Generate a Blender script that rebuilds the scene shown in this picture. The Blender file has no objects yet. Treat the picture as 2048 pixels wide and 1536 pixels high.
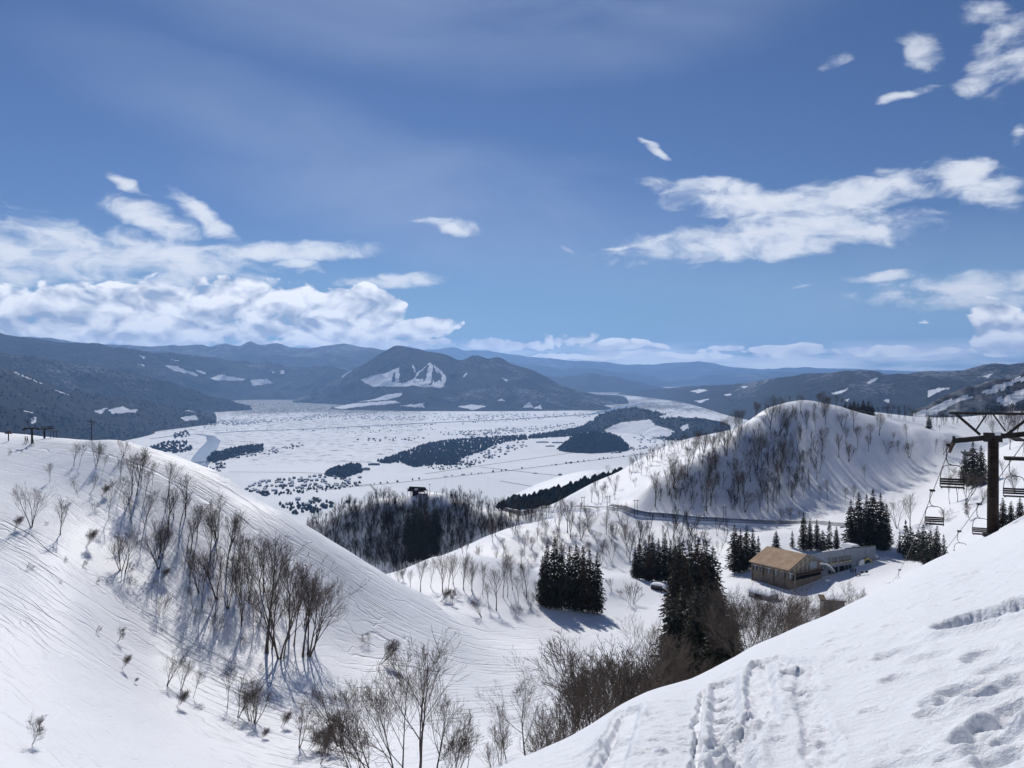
import bpy, math, random
import numpy as np
from mathutils import Vector, Matrix, Euler

# ------------------------------------------------------------------ camera, sky, sun, exposure
F = 1671.0                      # focal length in photo pixels (2048 wide)
U0, HZ = 1024.0, 745.0          # centre column and true horizon row
sc = bpy.context.scene
COL = sc.collection
cam_d = bpy.data.cameras.new("camera")
cam = bpy.data.objects.new("camera", cam_d)
COL.objects.link(cam)
cam_d.sensor_fit = 'HORIZONTAL'
cam_d.sensor_width = 36.0
cam_d.lens = F / 2048.0 * 36.0
cam_d.shift_y = -(768.0 - HZ) / 2048.0
cam_d.clip_start = 0.1
cam_d.clip_end = 200000.0
cam.rotation_euler = (math.radians(90), 0, 0)
sc.camera = cam

SUN_EL, SUN_AZ = math.radians(41.0), math.radians(-13.0)   # in front of the camera, a little to the left
SUN_STRENGTH = 3.5
SKY_STRENGTH = 0.05
sun_d = bpy.data.lights.new("sun", 'SUN')
sun_d.energy = SUN_STRENGTH
sun_d.angle = math.radians(0.53)
sun_d.color = (1.0, 0.965, 0.91)
sun = bpy.data.objects.new("sun", sun_d)
COL.objects.link(sun)
to_sun = Vector((math.sin(SUN_AZ) * math.cos(SUN_EL), math.cos(SUN_AZ) * math.cos(SUN_EL), math.sin(SUN_EL)))
sun.rotation_euler = to_sun.to_track_quat('Z', 'Y').to_euler()

sc.render.engine = 'CYCLES'
sc.view_settings.view_transform = 'Standard'
sc.view_settings.look = 'None'
sc.view_settings.gamma = 1.0
sc.view_settings.exposure = 0.0
sc.view_settings.use_curve_mapping = False
cy = sc.cycles
cy.use_denoising = True
cy.max_bounces = 5
cy.diffuse_bounces = 3
cy.glossy_bounces = 1
cy.transmission_bounces = 1
cy.transparent_max_bounces = 6
cy.volume_bounces = 1
cy.use_adaptive_sampling = True
cy.adaptive_threshold = 0.025
cy.caustics_reflective = False
cy.caustics_refractive = False

class NT:
    """small helper to write node graphs as expressions"""
    def __init__(s, tree):
        s.t = tree
    def n(s, kind, **kw):
        nd = s.t.nodes.new(kind)
        for k, v in kw.items():
            setattr(nd, k, v)
        return nd
    def put(s, sock, v):
        if isinstance(v, bpy.types.NodeSocket):
            s.t.links.new(v, sock)
        elif v is not None:
            sock.default_value = v
    def m(s, op, a, b=None, c=None, clamp=False):
        nd = s.n('ShaderNodeMath', operation=op, use_clamp=clamp)
        s.put(nd.inputs[0], a)
        if b is not None: s.put(nd.inputs[1], b)
        if c is not None: s.put(nd.inputs[2], c)
        return nd.outputs[0]
    def xyz(s, x, y, z):
        nd = s.n('ShaderNodeCombineXYZ')
        for i, v in enumerate((x, y, z)): s.put(nd.inputs[i], v)
        return nd.outputs[0]
    def noise(s, vec, scale, detail=4, rough=0.55, dist=0.0, lac=2.0):
        nd = s.n('ShaderNodeTexNoise')
        if vec is not None: s.put(nd.inputs['Vector'], vec)
        nd.inputs['Scale'].default_value = scale
        nd.inputs['Detail'].default_value = detail
        nd.inputs['Roughness'].default_value = rough
        nd.inputs['Lacunarity'].default_value = lac
        nd.inputs['Distortion'].default_value = dist
        return nd.outputs[0]
    def step(s, v, a, b, lo=0.0, hi=1.0):
        nd = s.n('ShaderNodeMapRange', interpolation_type='SMOOTHSTEP')
        for i, x in enumerate((v, a, b, lo, hi)): s.put(nd.inputs[i], x)
        return nd.outputs[0]
    def mix(s, f, a, b):
        nd = s.n('ShaderNodeMix', data_type='RGBA')
        s.put(nd.inputs[0], f)
        s.put(nd.inputs[6], a); s.put(nd.inputs[7], b)
        return nd.outputs[2]

def c4(r, g, b): return (r, g, b, 1.0)

def build_world():
    w = bpy.data.worlds.new("World")
    sc.world = w
    w.use_nodes = True
    t = w.node_tree
    t.nodes.clear()
    g = NT(t)
    out = g.n('ShaderNodeOutputWorld')
    bg = g.n('ShaderNodeBackground')
    t.links.new(bg.outputs[0], out.inputs[0])
    sky = g.n('ShaderNodeTexSky', sky_type='NISHITA')
    sky.sun_disc = False
    sky.sun_elevation = SUN_EL
    sky.sun_rotation = SUN_AZ
    sky.altitude = 900.0
    sky.air_density = 1.0
    sky.dust_density = 0.25
    sky.ozone_density = 3.0
    d = g.n('ShaderNodeTexCoord').outputs['Generated']
    sep = g.n('ShaderNodeSeparateXYZ'); t.links.new(d, sep.inputs[0])
    x, y, z = sep.outputs
    az = g.m('ARCTAN2', x, y)
    rad = g.m('SQRT', g.m('ADD', g.m('MULTIPLY', x, x), g.m('MULTIPLY', y, y)))
    el = g.m('ARCTAN2', z, rad)
    # cloud space: azimuth and elevation in degrees
    A = g.m('MULTIPLY', az, 57.29578)
    E = g.m('MULTIPLY', el, 57.29578)
    warp_in = g.xyz(g.m('MULTIPLY', A, 0.20), g.m('MULTIPLY', E, 0.45), 3.1)
    wn = g.n('ShaderNodeTexNoise'); t.links.new(warp_in, wn.inputs['Vector'])
    wn.inputs['Scale'].default_value = 1.0; wn.inputs['Detail'].default_value = 3.0
    ws = g.n('ShaderNodeSeparateXYZ'); t.links.new(wn.outputs[1], ws.inputs[0])
    wx = g.m('MULTIPLY', g.m('SUBTRACT', ws.outputs[0], 0.5), 3.2)
    wy = g.m('MULTIPLY', g.m('SUBTRACT', ws.outputs[1], 0.5), 1.5)
    Aw = g.m('ADD', A, wx); Ew = g.m('ADD', E, wy)

    def ae(u, v):
        a = math.atan2(u - U0, F)
        return math.degrees(a), math.degrees(math.atan2((HZ - v) / F * math.cos(a), 1.0))
    pos = g.xyz(Aw, Ew, 0.0)
    def blob(u, v, ru, rv, ang=0.0, wgt=1.0):
        """squared radius inside a soft ellipse round a direction; sizes in photo pixels, 29 to a degree"""
        a0, e0 = ae(u, v)
        mp = g.n('ShaderNodeMapping', vector_type='TEXTURE')
        t.links.new(pos, mp.inputs[0])
        mp.inputs[1].default_value = (a0, e0, 0)
        mp.inputs[2].default_value = (0, 0, math.radians(ang))
        mp.inputs[3].default_value = (ru / 28.6, rv / 28.6, 1.0)
        dt = g.n('ShaderNodeVectorMath', operation='DOT_PRODUCT')
        t.links.new(mp.outputs[0], dt.inputs[0]); t.links.new(mp.outputs[0], dt.inputs[1])
        r2 = dt.outputs['Value']
        return r2 if wgt == 1.0 else g.m('ADD', r2, 1.0 - wgt)
    def union(lst):
        r = blob(*lst[0])
        for b in lst[1:]:
            r = g.m('MINIMUM', r, blob(*b))
        return g.m('SUBTRACT', 1.0, g.m('MINIMUM', r, 2.5))

    # --- fair-weather sheets and streaks
    sheets = [(-60, 490, 330, 62, -3), (250, 505, 300, 40, -4), (560, 503, 190, 19, 2), (395, 430, 75, 20, -32), (300, 440, 90, 24, -20),
              (255, 372, 45, 12, -25, .7), (905, 450, 80, 15, -4, .75), (585, 525, 38, 9, 0, .8), (320, 555, 70, 16, 5, .7),
              (1530, 480, 290, 36, 3), (1560, 420, 230, 40, -12), (1450, 375, 95, 18, -8), (1720, 385, 150, 34, 5), (1950, 370, 90, 34, -22),
              (1230, 494, 40, 6, 0, .6), (1310, 294, 30, 8, -35, .75), (1670, 118, 30, 13, 5, .8), (1845, 100, 44, 32, -35, .7),
              (2015, 110, 62, 66, -30, .7), (2000, 25, 70, 26, -20, .6), (1940, 172, 42, 23, 0, .55), (1815, 190, 60, 11, 6, .75), (1130, 497, 18, 10, -30, .6),
              (2045, 270, 20, 20, -40, .6), (1770, 553, 90, 10, 4, .8), (1610, 573, 25, 4, 0, .6), (-30, 350, 30, 18, -20, .5),
              (2120, 560, 320, 34, 2, .9), (2060, 580, 230, 40, 0, .8), (790, 562, 110, 15, 3, .95)]
    m1 = union(sheets)
    n1 = g.noise(g.xyz(g.m('MULTIPLY', Aw, 0.40), g.m('MULTIPLY', Ew, 0.85), 0.0), 1.0, 7, 0.57, 0.25)
    d1 = g.m('ADD', g.m('MULTIPLY', m1, 0.60), g.m('MULTIPLY', g.m('SUBTRACT', n1, 0.51), 2.3))
    a1 = g.m('MULTIPLY', g.step(d1, -0.20, 0.62), g.step(m1, -1.4, 0.0))
    # --- cumulus bank with grey bases
    cum = [(-40, 620, 260, 62, 0), (160, 620, 200, 50, 0), (330, 610, 220, 56, 0), (500, 590, 220, 45, 0), (660, 615, 150, 52, 0), (640, 660, 260, 36, 0),
           (760, 622, 58, 36, 0), (860, 652, 70, 26, 0), (330, 660, 330, 34, 0), (120, 655, 120, 32, 0), (700, 690, 400, 16, 0, .9),
           (1010, 690, 130, 13, 0, .9), (1135, 682, 60, 22, 0, 1.0), (1240, 692, 120, 13, 0, .9), (1465, 694, 45, 9, 0, .8), (1550, 694, 30, 6, 0, .7), (1700, 700, 330, 13, 0, .7),
           (1990, 655, 62, 50, 0, .95), (2070, 670, 90, 40, 0, .95), (1240, 712, 420, 9, 0, .7), (1850, 640, 34, 14, 0, .55)]
    m2 = union(cum)
    def cum_density(dA, dE, det):
        v = g.xyz(g.m('ADD', Aw, dA), g.m('MULTIPLY', g.m('ADD', Ew, dE), 1.5), 7.7)
        big = g.noise(v, 0.35, det, 0.55, 0.0)
        vor = g.n('ShaderNodeTexVoronoi', feature='SMOOTH_F1')
        t.links.new(v, vor.inputs['Vector'])
        vor.inputs['Scale'].default_value = 0.6; vor.inputs['Detail'].default_value = 2.0; vor.inputs['Roughness'].default_value = 0.5
        vor.inputs['Smoothness'].default_value = 0.25
        return g.m('SUBTRACT', g.m('MULTIPLY', g.m('SUBTRACT', big, 0.5), 2.0), g.m('MULTIPLY', g.m('SUBTRACT', vor.outputs[0], 0.45), 0.8))
    f2 = cum_density(0.0, 0.0, 6)
    f2l = cum_density(0.0, 0.0, 2.5)
    f2u = cum_density(-0.15, 0.60, 2.5)
    d2 = g.m('ADD', g.m('MULTIPLY', m2, 1.0), f2)
    a2 = g.step(d2, -0.12, 0.12)
    lit = g.m('ADD', 0.62, g.m('MULTIPLY', g.m('SUBTRACT', f2l, f2u), 1.45))       # brighter where it thins towards the sun
    thick = g.step(d2, 0.3, 1.5)
    lit = g.m('SUBTRACT', lit, g.m('MULTIPLY', thick, 0.36))
    lit = g.m('MINIMUM', g.m('MAXIMUM', lit, 0.0), 1.0)
    # --- scattered clouds for the rest of the sky all round
    n3 = g.noise(g.xyz(g.m('MULTIPLY', A, 0.05), g.m('MULTIPLY', E, 0.16), 21.0), 1.0, 6, 0.6, 0.4)
    a3 = g.m('MULTIPLY', g.step(n3, 0.60, 0.78), g.m('MULTIPLY', g.step(g.m('ABSOLUTE', A), 36.0, 46.0), 0.9))
    # --- pale bank lying along the far horizon
    n5 = g.noise(g.xyz(g.m('MULTIPLY', A, 0.16), g.m('MULTIPLY', E, 0.9), 31.0), 1.0, 5, 0.55, 0.3)
    bank = g.m('MULTIPLY', g.m('MULTIPLY', g.step(E, 2.3, 0.9), g.step(n5, 0.28, 0.62)), 0.8)
    # --- thin high veil
    n4 = g.noise(g.xyz(g.m('MULTIPLY', Aw, 0.045), g.m('MULTIPLY', Ew, 0.11), 11.0), 1.0, 4, 0.5, 0.8)
    veil_b = union([(1060, 440, 520, 110, -8), (1000, -20, 560, 130, 0), (1900, 660, 420, 120, 0), (560, 260, 420, 90, -14, .55), (1500, 560, 500, 60, -5, .5), (1900, 540, 300, 90, 0, .7)])
    veil = g.m('MULTIPLY', g.step(veil_b, -1.0, 1.0), g.step(n4, 0.22, 0.75))
    haze_low = g.step(E, 11.0, 0.0)

    s = g.n('ShaderNodeVectorMath', operation='SCALE'); t.links.new(sky.outputs[0], s.inputs[0]); s.inputs[3].default_value = SKY_STRENGTH
    tint = g.n('ShaderNodeMix', data_type='RGBA', blend_type='MULTIPLY'); tint.inputs[0].default_value = 1.0
    t.links.new(s.outputs[0], tint.inputs[6]); tint.inputs[7].default_value = c4(*SKY_TINT)
    col = tint.outputs[2]
    col = g.mix(g.m('MULTIPLY', veil, 0.55), col, c4(0.36, 0.44, 0.63))
    col = g.mix(g.m('MULTIPLY', haze_low, 0.6), col, c4(0.24, 0.46, 0.66))
    col = g.mix(bank, col, c4(1.25, 1.30, 1.36))
    col = g.mix(g.m('MULTIPLY', a3, 0.85), col, c4(0.66, 0.70, 0.78))
    col = g.mix(g.m('MULTIPLY', a1, g.m('SUBTRACT', 0.95, g.m('MULTIPLY', g.step(E, 14.0, 20.0), 0.2))), col, g.mix(g.step(d1, 0.1, 1.2), c4(0.70, 0.75, 0.84), c4(0.90, 0.91, 0.93)))
    ccol = g.mix(lit, c4(0.36, 0.42, 0.55), c4(1.12, 1.12, 1.13))
    low = g.step(E, 3.2, 0.0)
    ccol = g.mix(g.m('MULTIPLY', low, 0.55), ccol, c4(1.7, 1.7, 1.7))
    col = g.mix(g.m('MULTIPLY', a2, g.m('SUBTRACT', 0.97, g.m('MULTIPLY', low, 0.1))), col, ccol)
    t.links.new(col, bg.inputs[0])
    bg.inputs[1].default_value = 1.0
    w.cycles.sampling_method = 'MANUAL'
    w.cycles.sample_map_resolution = 512

SKY_TINT = (0.58, 0.71, 1.00)
build_world()

# ------------------------------------------------------------------ numeric helpers
def P(u, v, Y):
    """photo pixel + distance ahead -> point in the place (metres, camera at the origin)"""
    return ((u - U0) / F * Y, Y, (HZ - v) / F * Y)

_rs = np.random.RandomState(5)
_G = _rs.rand(256, 256).astype(np.float64)
def vnoise(x, y, seed=0):
    """smooth value noise, -1..1"""
    x = np.asarray(x, float) + seed * 17.31; y = np.asarray(y, float) + seed * 9.77
    xi = np.floor(x).astype(np.int64); yi = np.floor(y).astype(np.int64)
    fx = x - xi; fy = y - yi
    fx = fx * fx * fx * (fx * (fx * 6 - 15) + 10); fy = fy * fy * fy * (fy * (fy * 6 - 15) + 10)
    a = _G[xi & 255, yi & 255]; b = _G[(xi + 1) & 255, yi & 255]
    c = _G[xi & 255, (yi + 1) & 255]; d = _G[(xi + 1) & 255, (yi + 1) & 255]
    return (a * (1 - fx) * (1 - fy) + b * fx * (1 - fy) + c * (1 - fx) * fy + d * fx * fy) * 2 - 1
def fbm(x, y, oct=4, seed=0, gain=0.5):
    r = 0.0; a = 1.0; n = 0.0
    for i in range(oct):
        r = r + a * vnoise(x * 2 ** i, y * 2 ** i, seed + i * 3); n += a; a *= gain
    return r / n
def ridged(x, y, oct=4, seed=0):
    r = 0.0; a = 1.0; n = 0.0
    for i in range(oct):
        r = r + a * (1 - np.abs(vnoise(x * 2 ** i, y * 2 ** i, seed + i * 5))) ** 2; n += a; a *= 0.5
    return r / n
def sstep(a, b, x):
    t = np.clip((x - a) / (b - a), 0, 1)
    return t * t * (3 - 2 * t)
def in_poly(u, v, poly):
    u = np.asarray(u, float); v = np.asarray(v, float)
    r = np.zeros(u.shape, bool)
    n = len(poly)
    for i in range(n):
        (x1, y1), (x2, y2) = poly[i], poly[(i + 1) % n]
        if y1 == y2: continue
        c = ((v >= min(y1, y2)) & (v < max(y1, y2)))
        r ^= c & (u < (x2 - x1) * (v - y1) / (y2 - y1) + x1)
    return r
def poly_soft(u, v, poly, wob, seed):
    """polygon test with a ragged edge"""
    return in_poly(u + wob * fbm(u / 9.0, v / 5.0, 3, seed), v + wob * 0.5 * fbm(u / 9.0 + 50, v / 5.0, 3, seed + 1), poly)

def new_mesh(name, verts, faces, mats=(), smooth=True, fmat=None):
    """mesh from numpy arrays; faces: (n,4) or (n,3) array or list of tuples"""
    me = bpy.data.meshes.new(name)
    verts = np.asarray(verts, np.float32)
    if isinstance(faces, np.ndarray):
        k = faces.shape[1]; nf = len(faces)
        me.vertices.add(len(verts)); me.vertices.foreach_set('co', verts.ravel())
        me.loops.add(nf * k); me.loops.foreach_set('vertex_index', faces.ravel().astype(np.int32))
        me.polygons.add(nf)
        me.polygons.foreach_set('loop_start', (np.arange(nf) * k).astype(np.int32))
        me.polygons.foreach_set('loop_total', np.full(nf, k, np.int32))
        me.update(calc_edges=True)
    else:
        me.from_pydata([tuple(v) for v in verts], [], faces)
    for m in mats: me.materials.append(m)
    if fmat is not None:
        me.polygons.foreach_set('material_index', np.asarray(fmat, np.int32))
    me.polygons.foreach_set('use_smooth', np.full(len(me.polygons), smooth, bool))
    me.validate()
    return me
def link(name, me, parent=None, **props):
    o = bpy.data.objects.new(name, me)
    COL.objects.link(o)
    if parent is not None: o.parent = parent
    for k, v in props.items(): o[k] = v
    return o
def grid_faces(nr, nc):
    i = np.arange(nr - 1)[:, None] * nc + np.arange(nc - 1)[None, :]
    return np.stack([i, i + 1, i + nc + 1, i + nc], -1).reshape(-1, 4)
def attr(me, name, vals, kind='FLOAT'):
    a = me.attributes.new(name, kind, 'POINT')
    a.data.foreach_set('value' if kind == 'FLOAT' else 'vector', np.asarray(vals, np.float32).ravel())

def mat(name, build):
    m = bpy.data.materials.new(name)
    m.use_nodes = True
    t = m.node_tree
    t.nodes.clear()
    g = NT(t)
    out = g.n('ShaderNodeOutputMaterial')
    sh = g.n('ShaderNodeBsdfPrincipled')
    t.links.new(sh.outputs[0], out.inputs[0])
    build(g, sh)
    return m
def bump(g, sh, h, strength, dist, prev=None):
    b = g.n('ShaderNodeBump')
    b.inputs['Strength'].default_value = strength
    b.inputs['Distance'].default_value = dist
    g.put(b.inputs['Height'], h)
    if prev is not None: g.t.links.new(prev, b.inputs['Normal'])
    if sh is not None: g.t.links.new(b.outputs[0], sh.inputs['Normal'])
    return b.outputs[0]
def plain(name, rgb, rough=0.7, metal=0.0, vary=0.25, scale=3.0, spec=0.3):
    def f(g, sh):
        n = g.noise(g.n('ShaderNodeTexCoord').outputs['Object'], scale, 5, 0.6)
        k = g.step(n, 0.25, 0.75)
        a = c4(*[c * (1 - vary) for c in rgb]); b = c4(*[min(1, c * (1 + vary)) for c in rgb])
        g.put(sh.inputs['Base Color'], g.mix(k, a, b))
        sh.inputs['Roughness'].default_value = rough
        sh.inputs['Metallic'].default_value = metal
        sh.inputs['Specular IOR Level'].default_value = spec
    return mat(name, f)

# ------------------------------------------------------------------ near terrain: one height field
VS_U = np.array([-3000, 0, 700, 1000, 1100, 1170, 1230, 1290, 1400, 1500, 1640, 1750, 1850, 1950, 2000, 2048, 2300, 5000.])
VS_V = np.array([3460, 2018, 1681, 1534, 1492, 1458, 1415, 1383, 1352, 1298, 1236, 1184, 1130, 1085, 1060, 1030, 905, -400.])
def v_sil(u):
    r = 0
    for d, w in ((-36, 1), (-18, 2), (0, 3), (18, 2), (36, 1)):
        r = r + w * np.interp(u + d, VS_U, VS_V)
    return r / 9.0
def Ye(u):
    return np.interp(u, [-3000, 0, 700, 1000, 1100, 1300, 1500, 1750, 2048, 2400, 5000], [8, 9, 11.5, 13.5, 15, 18, 24, 34, 50, 72, 140])
EYE = 2.4
def v_fore(u, Y):
    e = Ye(u)
    return v_sil(u) + F * EYE * (1 / Y + Y / e ** 2 - 2 / e)

CP = []       # control points of the terrain: column, row, distance
def cp(*a): CP.extend(a)
# near-left slope, bowl and left hill
cp((-400, 1536, 66), (-400, 1250, 105), (-400, 1050, 170), (-400, 900, 250), (-400, 960, 420),
   (0, 1750, 40), (0, 1536, 62), (0, 1400, 80), (0, 1250, 105), (0, 1150, 130), (0, 1000, 175), (0, 930, 212), (0, 888, 240), (0, 864, 275), (0, 880, 320), (0, 950, 420),
   (60, 885, 236), (60, 868, 268), (110, 880, 230), (150, 1200, 120), (150, 1300, 105), (150, 1400, 88), (150, 1536, 68), (150, 1080, 150), (150, 980, 178), (150, 905, 205), (150, 882, 222), (150, 905, 300),
   (300, 1660, 55), (300, 1536, 76), (300, 1400, 106), (300, 1300, 126), (300, 1200, 140), (300, 1100, 155), (300, 1000, 171), (300, 920, 188), (300, 893, 198), (300, 920, 240), (220, 879, 206), (220, 900, 250), (300, 985, 330),
   (430, 1536, 84), (430, 1400, 112), (430, 1300, 129), (430, 1200, 142), (430, 1100, 155), (430, 1010, 170), (430, 939, 186), (430, 965, 225), (430, 1050, 330),
   (560, 1560, 82), (560, 1430, 108), (560, 1320, 128), (560, 1230, 141), (560, 1130, 155), (560, 1021, 172), (560, 1055, 215), (560, 1150, 330),
   (700, 1640, 52), (700, 1536, 80), (700, 1400, 120), (700, 1310, 140), (700, 1200, 156), (700, 1109, 170), (700, 1140, 210), (700, 1210, 330),
   (850, 1600, 60), (850, 1480, 98), (850, 1380, 130), (850, 1290, 155), (850, 1230, 172), (850, 1189, 187), (850, 1210, 222), (850, 1180, 238),
   (960, 1430, 125), (960, 1340, 160), (960, 1270, 195), (960, 1236, 212), (760, 1144, 178), (760, 1178, 220),
   (1100, 1600, 42), (1100, 1540, 85), (1100, 1450, 126), (1100, 1370, 158), (1100, 1300, 190), (1100, 1255, 220), (1140, 1225, 240))
# knoll with bare trees and the meadow behind the cedars
cp((800, 1150, 252), (860, 1114, 262), (930, 1108, 264), (1000, 1117, 266), (1060, 1137, 268), (1100, 1150, 270), (900, 1180, 236), (1000, 1195, 236), (1060, 1195, 245), (820, 1185, 300), (930, 1180, 320), (1040, 1190, 320),
   (1200, 1168, 275), (1250, 1158, 290), (1330, 1170, 296), (1250, 1210, 262), (1330, 1225, 250), (1250, 1290, 205), (1250, 1400, 150), (1250, 1500, 60), (1210, 1250, 230),
   (1400, 1180, 290), (1400, 1240, 235), (1400, 1330, 165), (1400, 1400, 120), (1400, 1450, 60),
   (1250, 1135, 340), (1350, 1125, 345), (1450, 1105, 345))
# lodge terrace, snow field behind it
cp((1500, 1172, 283), (1600, 1172, 283), (1680, 1152, 290), (1760, 1128, 300), (1850, 1110, 305), (1500, 1230, 240), (1600, 1235, 235), (1700, 1195, 255), (1780, 1160, 262),
   (1500, 1075, 345), (1600, 1068, 350), (1700, 1060, 350), (1800, 1050, 350),
   (1500, 1310, 160), (1500, 1370, 110), (1500, 1400, 65), (1620, 1290, 150), (1620, 1330, 70), (1750, 1250, 150), (1750, 1260, 80), (1900, 1155, 160), (1900, 1165, 100), (1900, 1105, 260), (1900, 1020, 330),
   (2048, 1095, 130), (2048, 1060, 200), (2048, 985, 260), (2048, 910, 380), (2048, 872, 450), (2048, 905, 520), (2250, 1010, 130), (2250, 930, 250), (2250, 850, 400), (2450, 900, 150), (2450, 840, 400), (2450, 1000, 900))
# low ridge in the middle, with the road on its back
cp((880, 1112, 385), (940, 1090, 390), (1000, 1064, 395), (1060, 1047, 400), (1110, 1036, 404), (1160, 1026, 408), (1240, 1017, 415),
   (1000, 1120, 350), (1000, 1175, 320), (1080, 1100, 360), (1100, 1150, 322), (1180, 1095, 352), (1180, 1140, 318), (1250, 1085, 365), (1340, 1070, 375), (1420, 1062, 375),
   (880, 1150, 430), (1000, 1100, 450), (1100, 1060, 450), (1160, 1050, 450))
# dark north face
cp((560, 1060, 640), (620, 1040, 625), (700, 1011, 612), (760, 996, 606), (830, 986, 602), (880, 989, 600), (920, 999, 595), (1000, 1016, 580), (1060, 1021, 560), (1110, 1017, 530), (1180, 1016, 470),
   (620, 1120, 596), (700, 1142, 584), (800, 1154, 577), (900, 1148, 568), (980, 1112, 550), (1050, 1075, 530), (760, 1180, 500), (640, 1190, 480), (860, 1170, 480),
   (620, 1075, 700), (830, 1020, 680), (1000, 1045, 660), (1100, 1045, 620))
# right hill
cp((1300, 962, 428), (1360, 927, 444), (1420, 893, 459), (1480, 851, 474), (1540, 814, 490), (1610, 801, 500), (1680, 813, 500), (1760, 834, 496), (1840, 856, 490), (1903, 864, 484),
   (1300, 1030, 409), (1400, 1037, 414), (1500, 1040, 419), (1600, 1005, 428), (1400, 970, 434), (1500, 945, 446), (1600, 915, 456), (1700, 900, 464), (1600, 860, 478), (1700, 860, 479), (1500, 890, 463), (1800, 905, 470), (1800, 878, 479),
   (1650, 990, 430), (1750, 953, 448), (1850, 932, 460), (1700, 1035, 392), (1800, 1008, 400), (1900, 950, 440), (1960, 905, 470),
   (1170, 977, 520), (1240, 943, 540), (1300, 906, 560), (1370, 879, 565), (1430, 866, 560), (1300, 945, 490), (1240, 985, 470), (1370, 915, 500),
   (1540, 845, 560), (1620, 840, 580), (1300, 960, 650), (1170, 1010, 620), (1430, 900, 650),
   (1700, 822, 640), (1780, 832, 650), (1860, 848, 660), (1950, 838, 700), (2048, 822, 740), (1700, 850, 800), (1800, 870, 850), (1950, 880, 900), (2100, 870, 950))
# backs of the crests
cp((620, 1053, 650), (700, 1022, 636), (760, 1007, 630), (830, 997, 626), (880, 1000, 624), (920, 1010, 618), (1000, 1026, 604), (1060, 1028, 582),
   (1300, 968, 446), (1360, 935, 464), (1420, 901, 480), (1480, 858, 496), (1540, 822, 514), (1610, 810, 526), (1680, 823, 526), (1760, 845, 520), (1840, 867, 513), (1903, 875, 508),
   (300, 902, 212), (430, 950, 200), (560, 1036, 186), (700, 1124, 184), (630, 1080, 184), (630, 1064, 171), (770, 1165, 194))
# everything beyond falls to the valley floor
cp((-400, 1100, 1000), (0, 1080, 900), (300, 1110, 900), (600, 1130, 900), (830, 1115, 900), (1000, 1090, 900), (1200, 1055, 900), (1400, 1010, 950), (1620, 980, 1000), (1900, 960, 1300),
   (1000, 1014, 1600), (1100, 1000, 1700), (1180, 972, 1600), (1240, 948, 1500),
   (1000, 1090, 2500), (1150, 1080, 2500), (1300, 1050, 2500))
for u_ in (-400, 0, 400, 800): cp((u_, 1190, 1700), (u_, 1120, 2300))
for u_ in (1400, 1700, 2000, 2400): cp((u_, 1110, 1700), (u_, 1110, 2400))
for u_ in (900, 1050, 1200, 1350, 1500, 1650, 1800, 1950, 2100, 2300, 600, 200, -400):
    for k in (1.0, 1.35, 1.8):
        cp((u_, float(v_fore(u_, Ye(u_) * k)), float(Ye(u_) * k)))
_cp = np.array(CP, float)
_cx = _cp[:, 0] / 400.0; _cy = np.log(_cp[:, 2]) * 2.6; _cv = _cp[:, 1]
def _tps(x, y):
    r2 = (x[:, None] - _cx[None]) ** 2 + (y[:, None] - _cy[None]) ** 2
    return 0.5 * r2 * np.log(r2 + 1e-9)
_n = len(_cp)
_M = np.zeros((_n + 3, _n + 3)); _M[:_n, :_n] = _tps(_cx, _cy) + np.eye(_n) * 0.004
_M[:_n, _n] = 1; _M[:_n, _n + 1] = _cx; _M[:_n, _n + 2] = _cy; _M[_n:, :_n] = _M[:_n, _n:].T
_W = np.linalg.solve(_M, np.concatenate([_cv, np.zeros(3)]))
def v_tps(u, Y):
    s = np.shape(u); u = np.ravel(u) / 400.0; y = np.log(np.ravel(Y)) * 2.6
    out = np.empty(len(u))
    for i in range(0, len(u), 20000):
        a, b = u[i:i + 20000], y[i:i + 20000]
        out[i:i + 20000] = _tps(a, b) @ _W[:_n] + _W[_n] + a * _W[_n + 1] + b * _W[_n + 2]
    return out.reshape(s)
# coarse table of the smooth surface, read bilinearly
TU = np.arange(-3000, 5001, 10.0); TT = np.arange(math.log(1.0), math.log(3000.0), 0.0125)
_uu, _tt = np.meshgrid(np.clip(TU, -420, 2480), TT)
_YY = np.exp(_tt)
_vt = np.empty_like(_uu)
_cols = (TU >= -430) & (TU <= 2490)
_vt[:, _cols] = v_tps(_uu[:, _cols], _YY[:, _cols])
_i0, _i1 = np.argmax(_cols), len(TU) - 1 - np.argmax(_cols[::-1])
_vt[:, :_i0] = _vt[:, _i0:_i0 + 1]; _vt[:, _i1 + 1:] = _vt[:, _i1:_i1 + 1]
_k = sstep(1.15, 1.7, _YY / Ye(np.broadcast_to(TU, _uu.shape)))
_vf = v_fore(np.broadcast_to(TU, _uu.shape), _YY)
VT = _vf * (1 - _k) + _vt * _k
def smooth_v(u, Y):
    """cubic (Catmull-Rom in both directions) reading of the table"""
    fu = (np.asarray(u, float) - TU[0]) / 10.0; ft = (np.log(Y) - TT[0]) / 0.0125
    fu = np.clip(fu, 1, len(TU) - 3.001); ft = np.clip(ft, 1, len(TT) - 3.001)
    iu = fu.astype(int); it = ft.astype(int); a = fu - iu; b = ft - it
    def w(t):
        return (-.5 * t + t * t - .5 * t ** 3, 1 - 2.5 * t * t + 1.5 * t ** 3, .5 * t + 2 * t * t - 1.5 * t ** 3, -.5 * t * t + .5 * t ** 3)
    wa, wb = w(a), w(b)
    r = 0
    for j in range(4):
        q = 0
        for i in range(4):
            q = q + wa[i] * VT[it + j - 1, iu + i - 1]
        r = r + wb[j] * q
    return r
_FP = []      # disturbances of the snow under the camera: filled in build_prints
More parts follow.
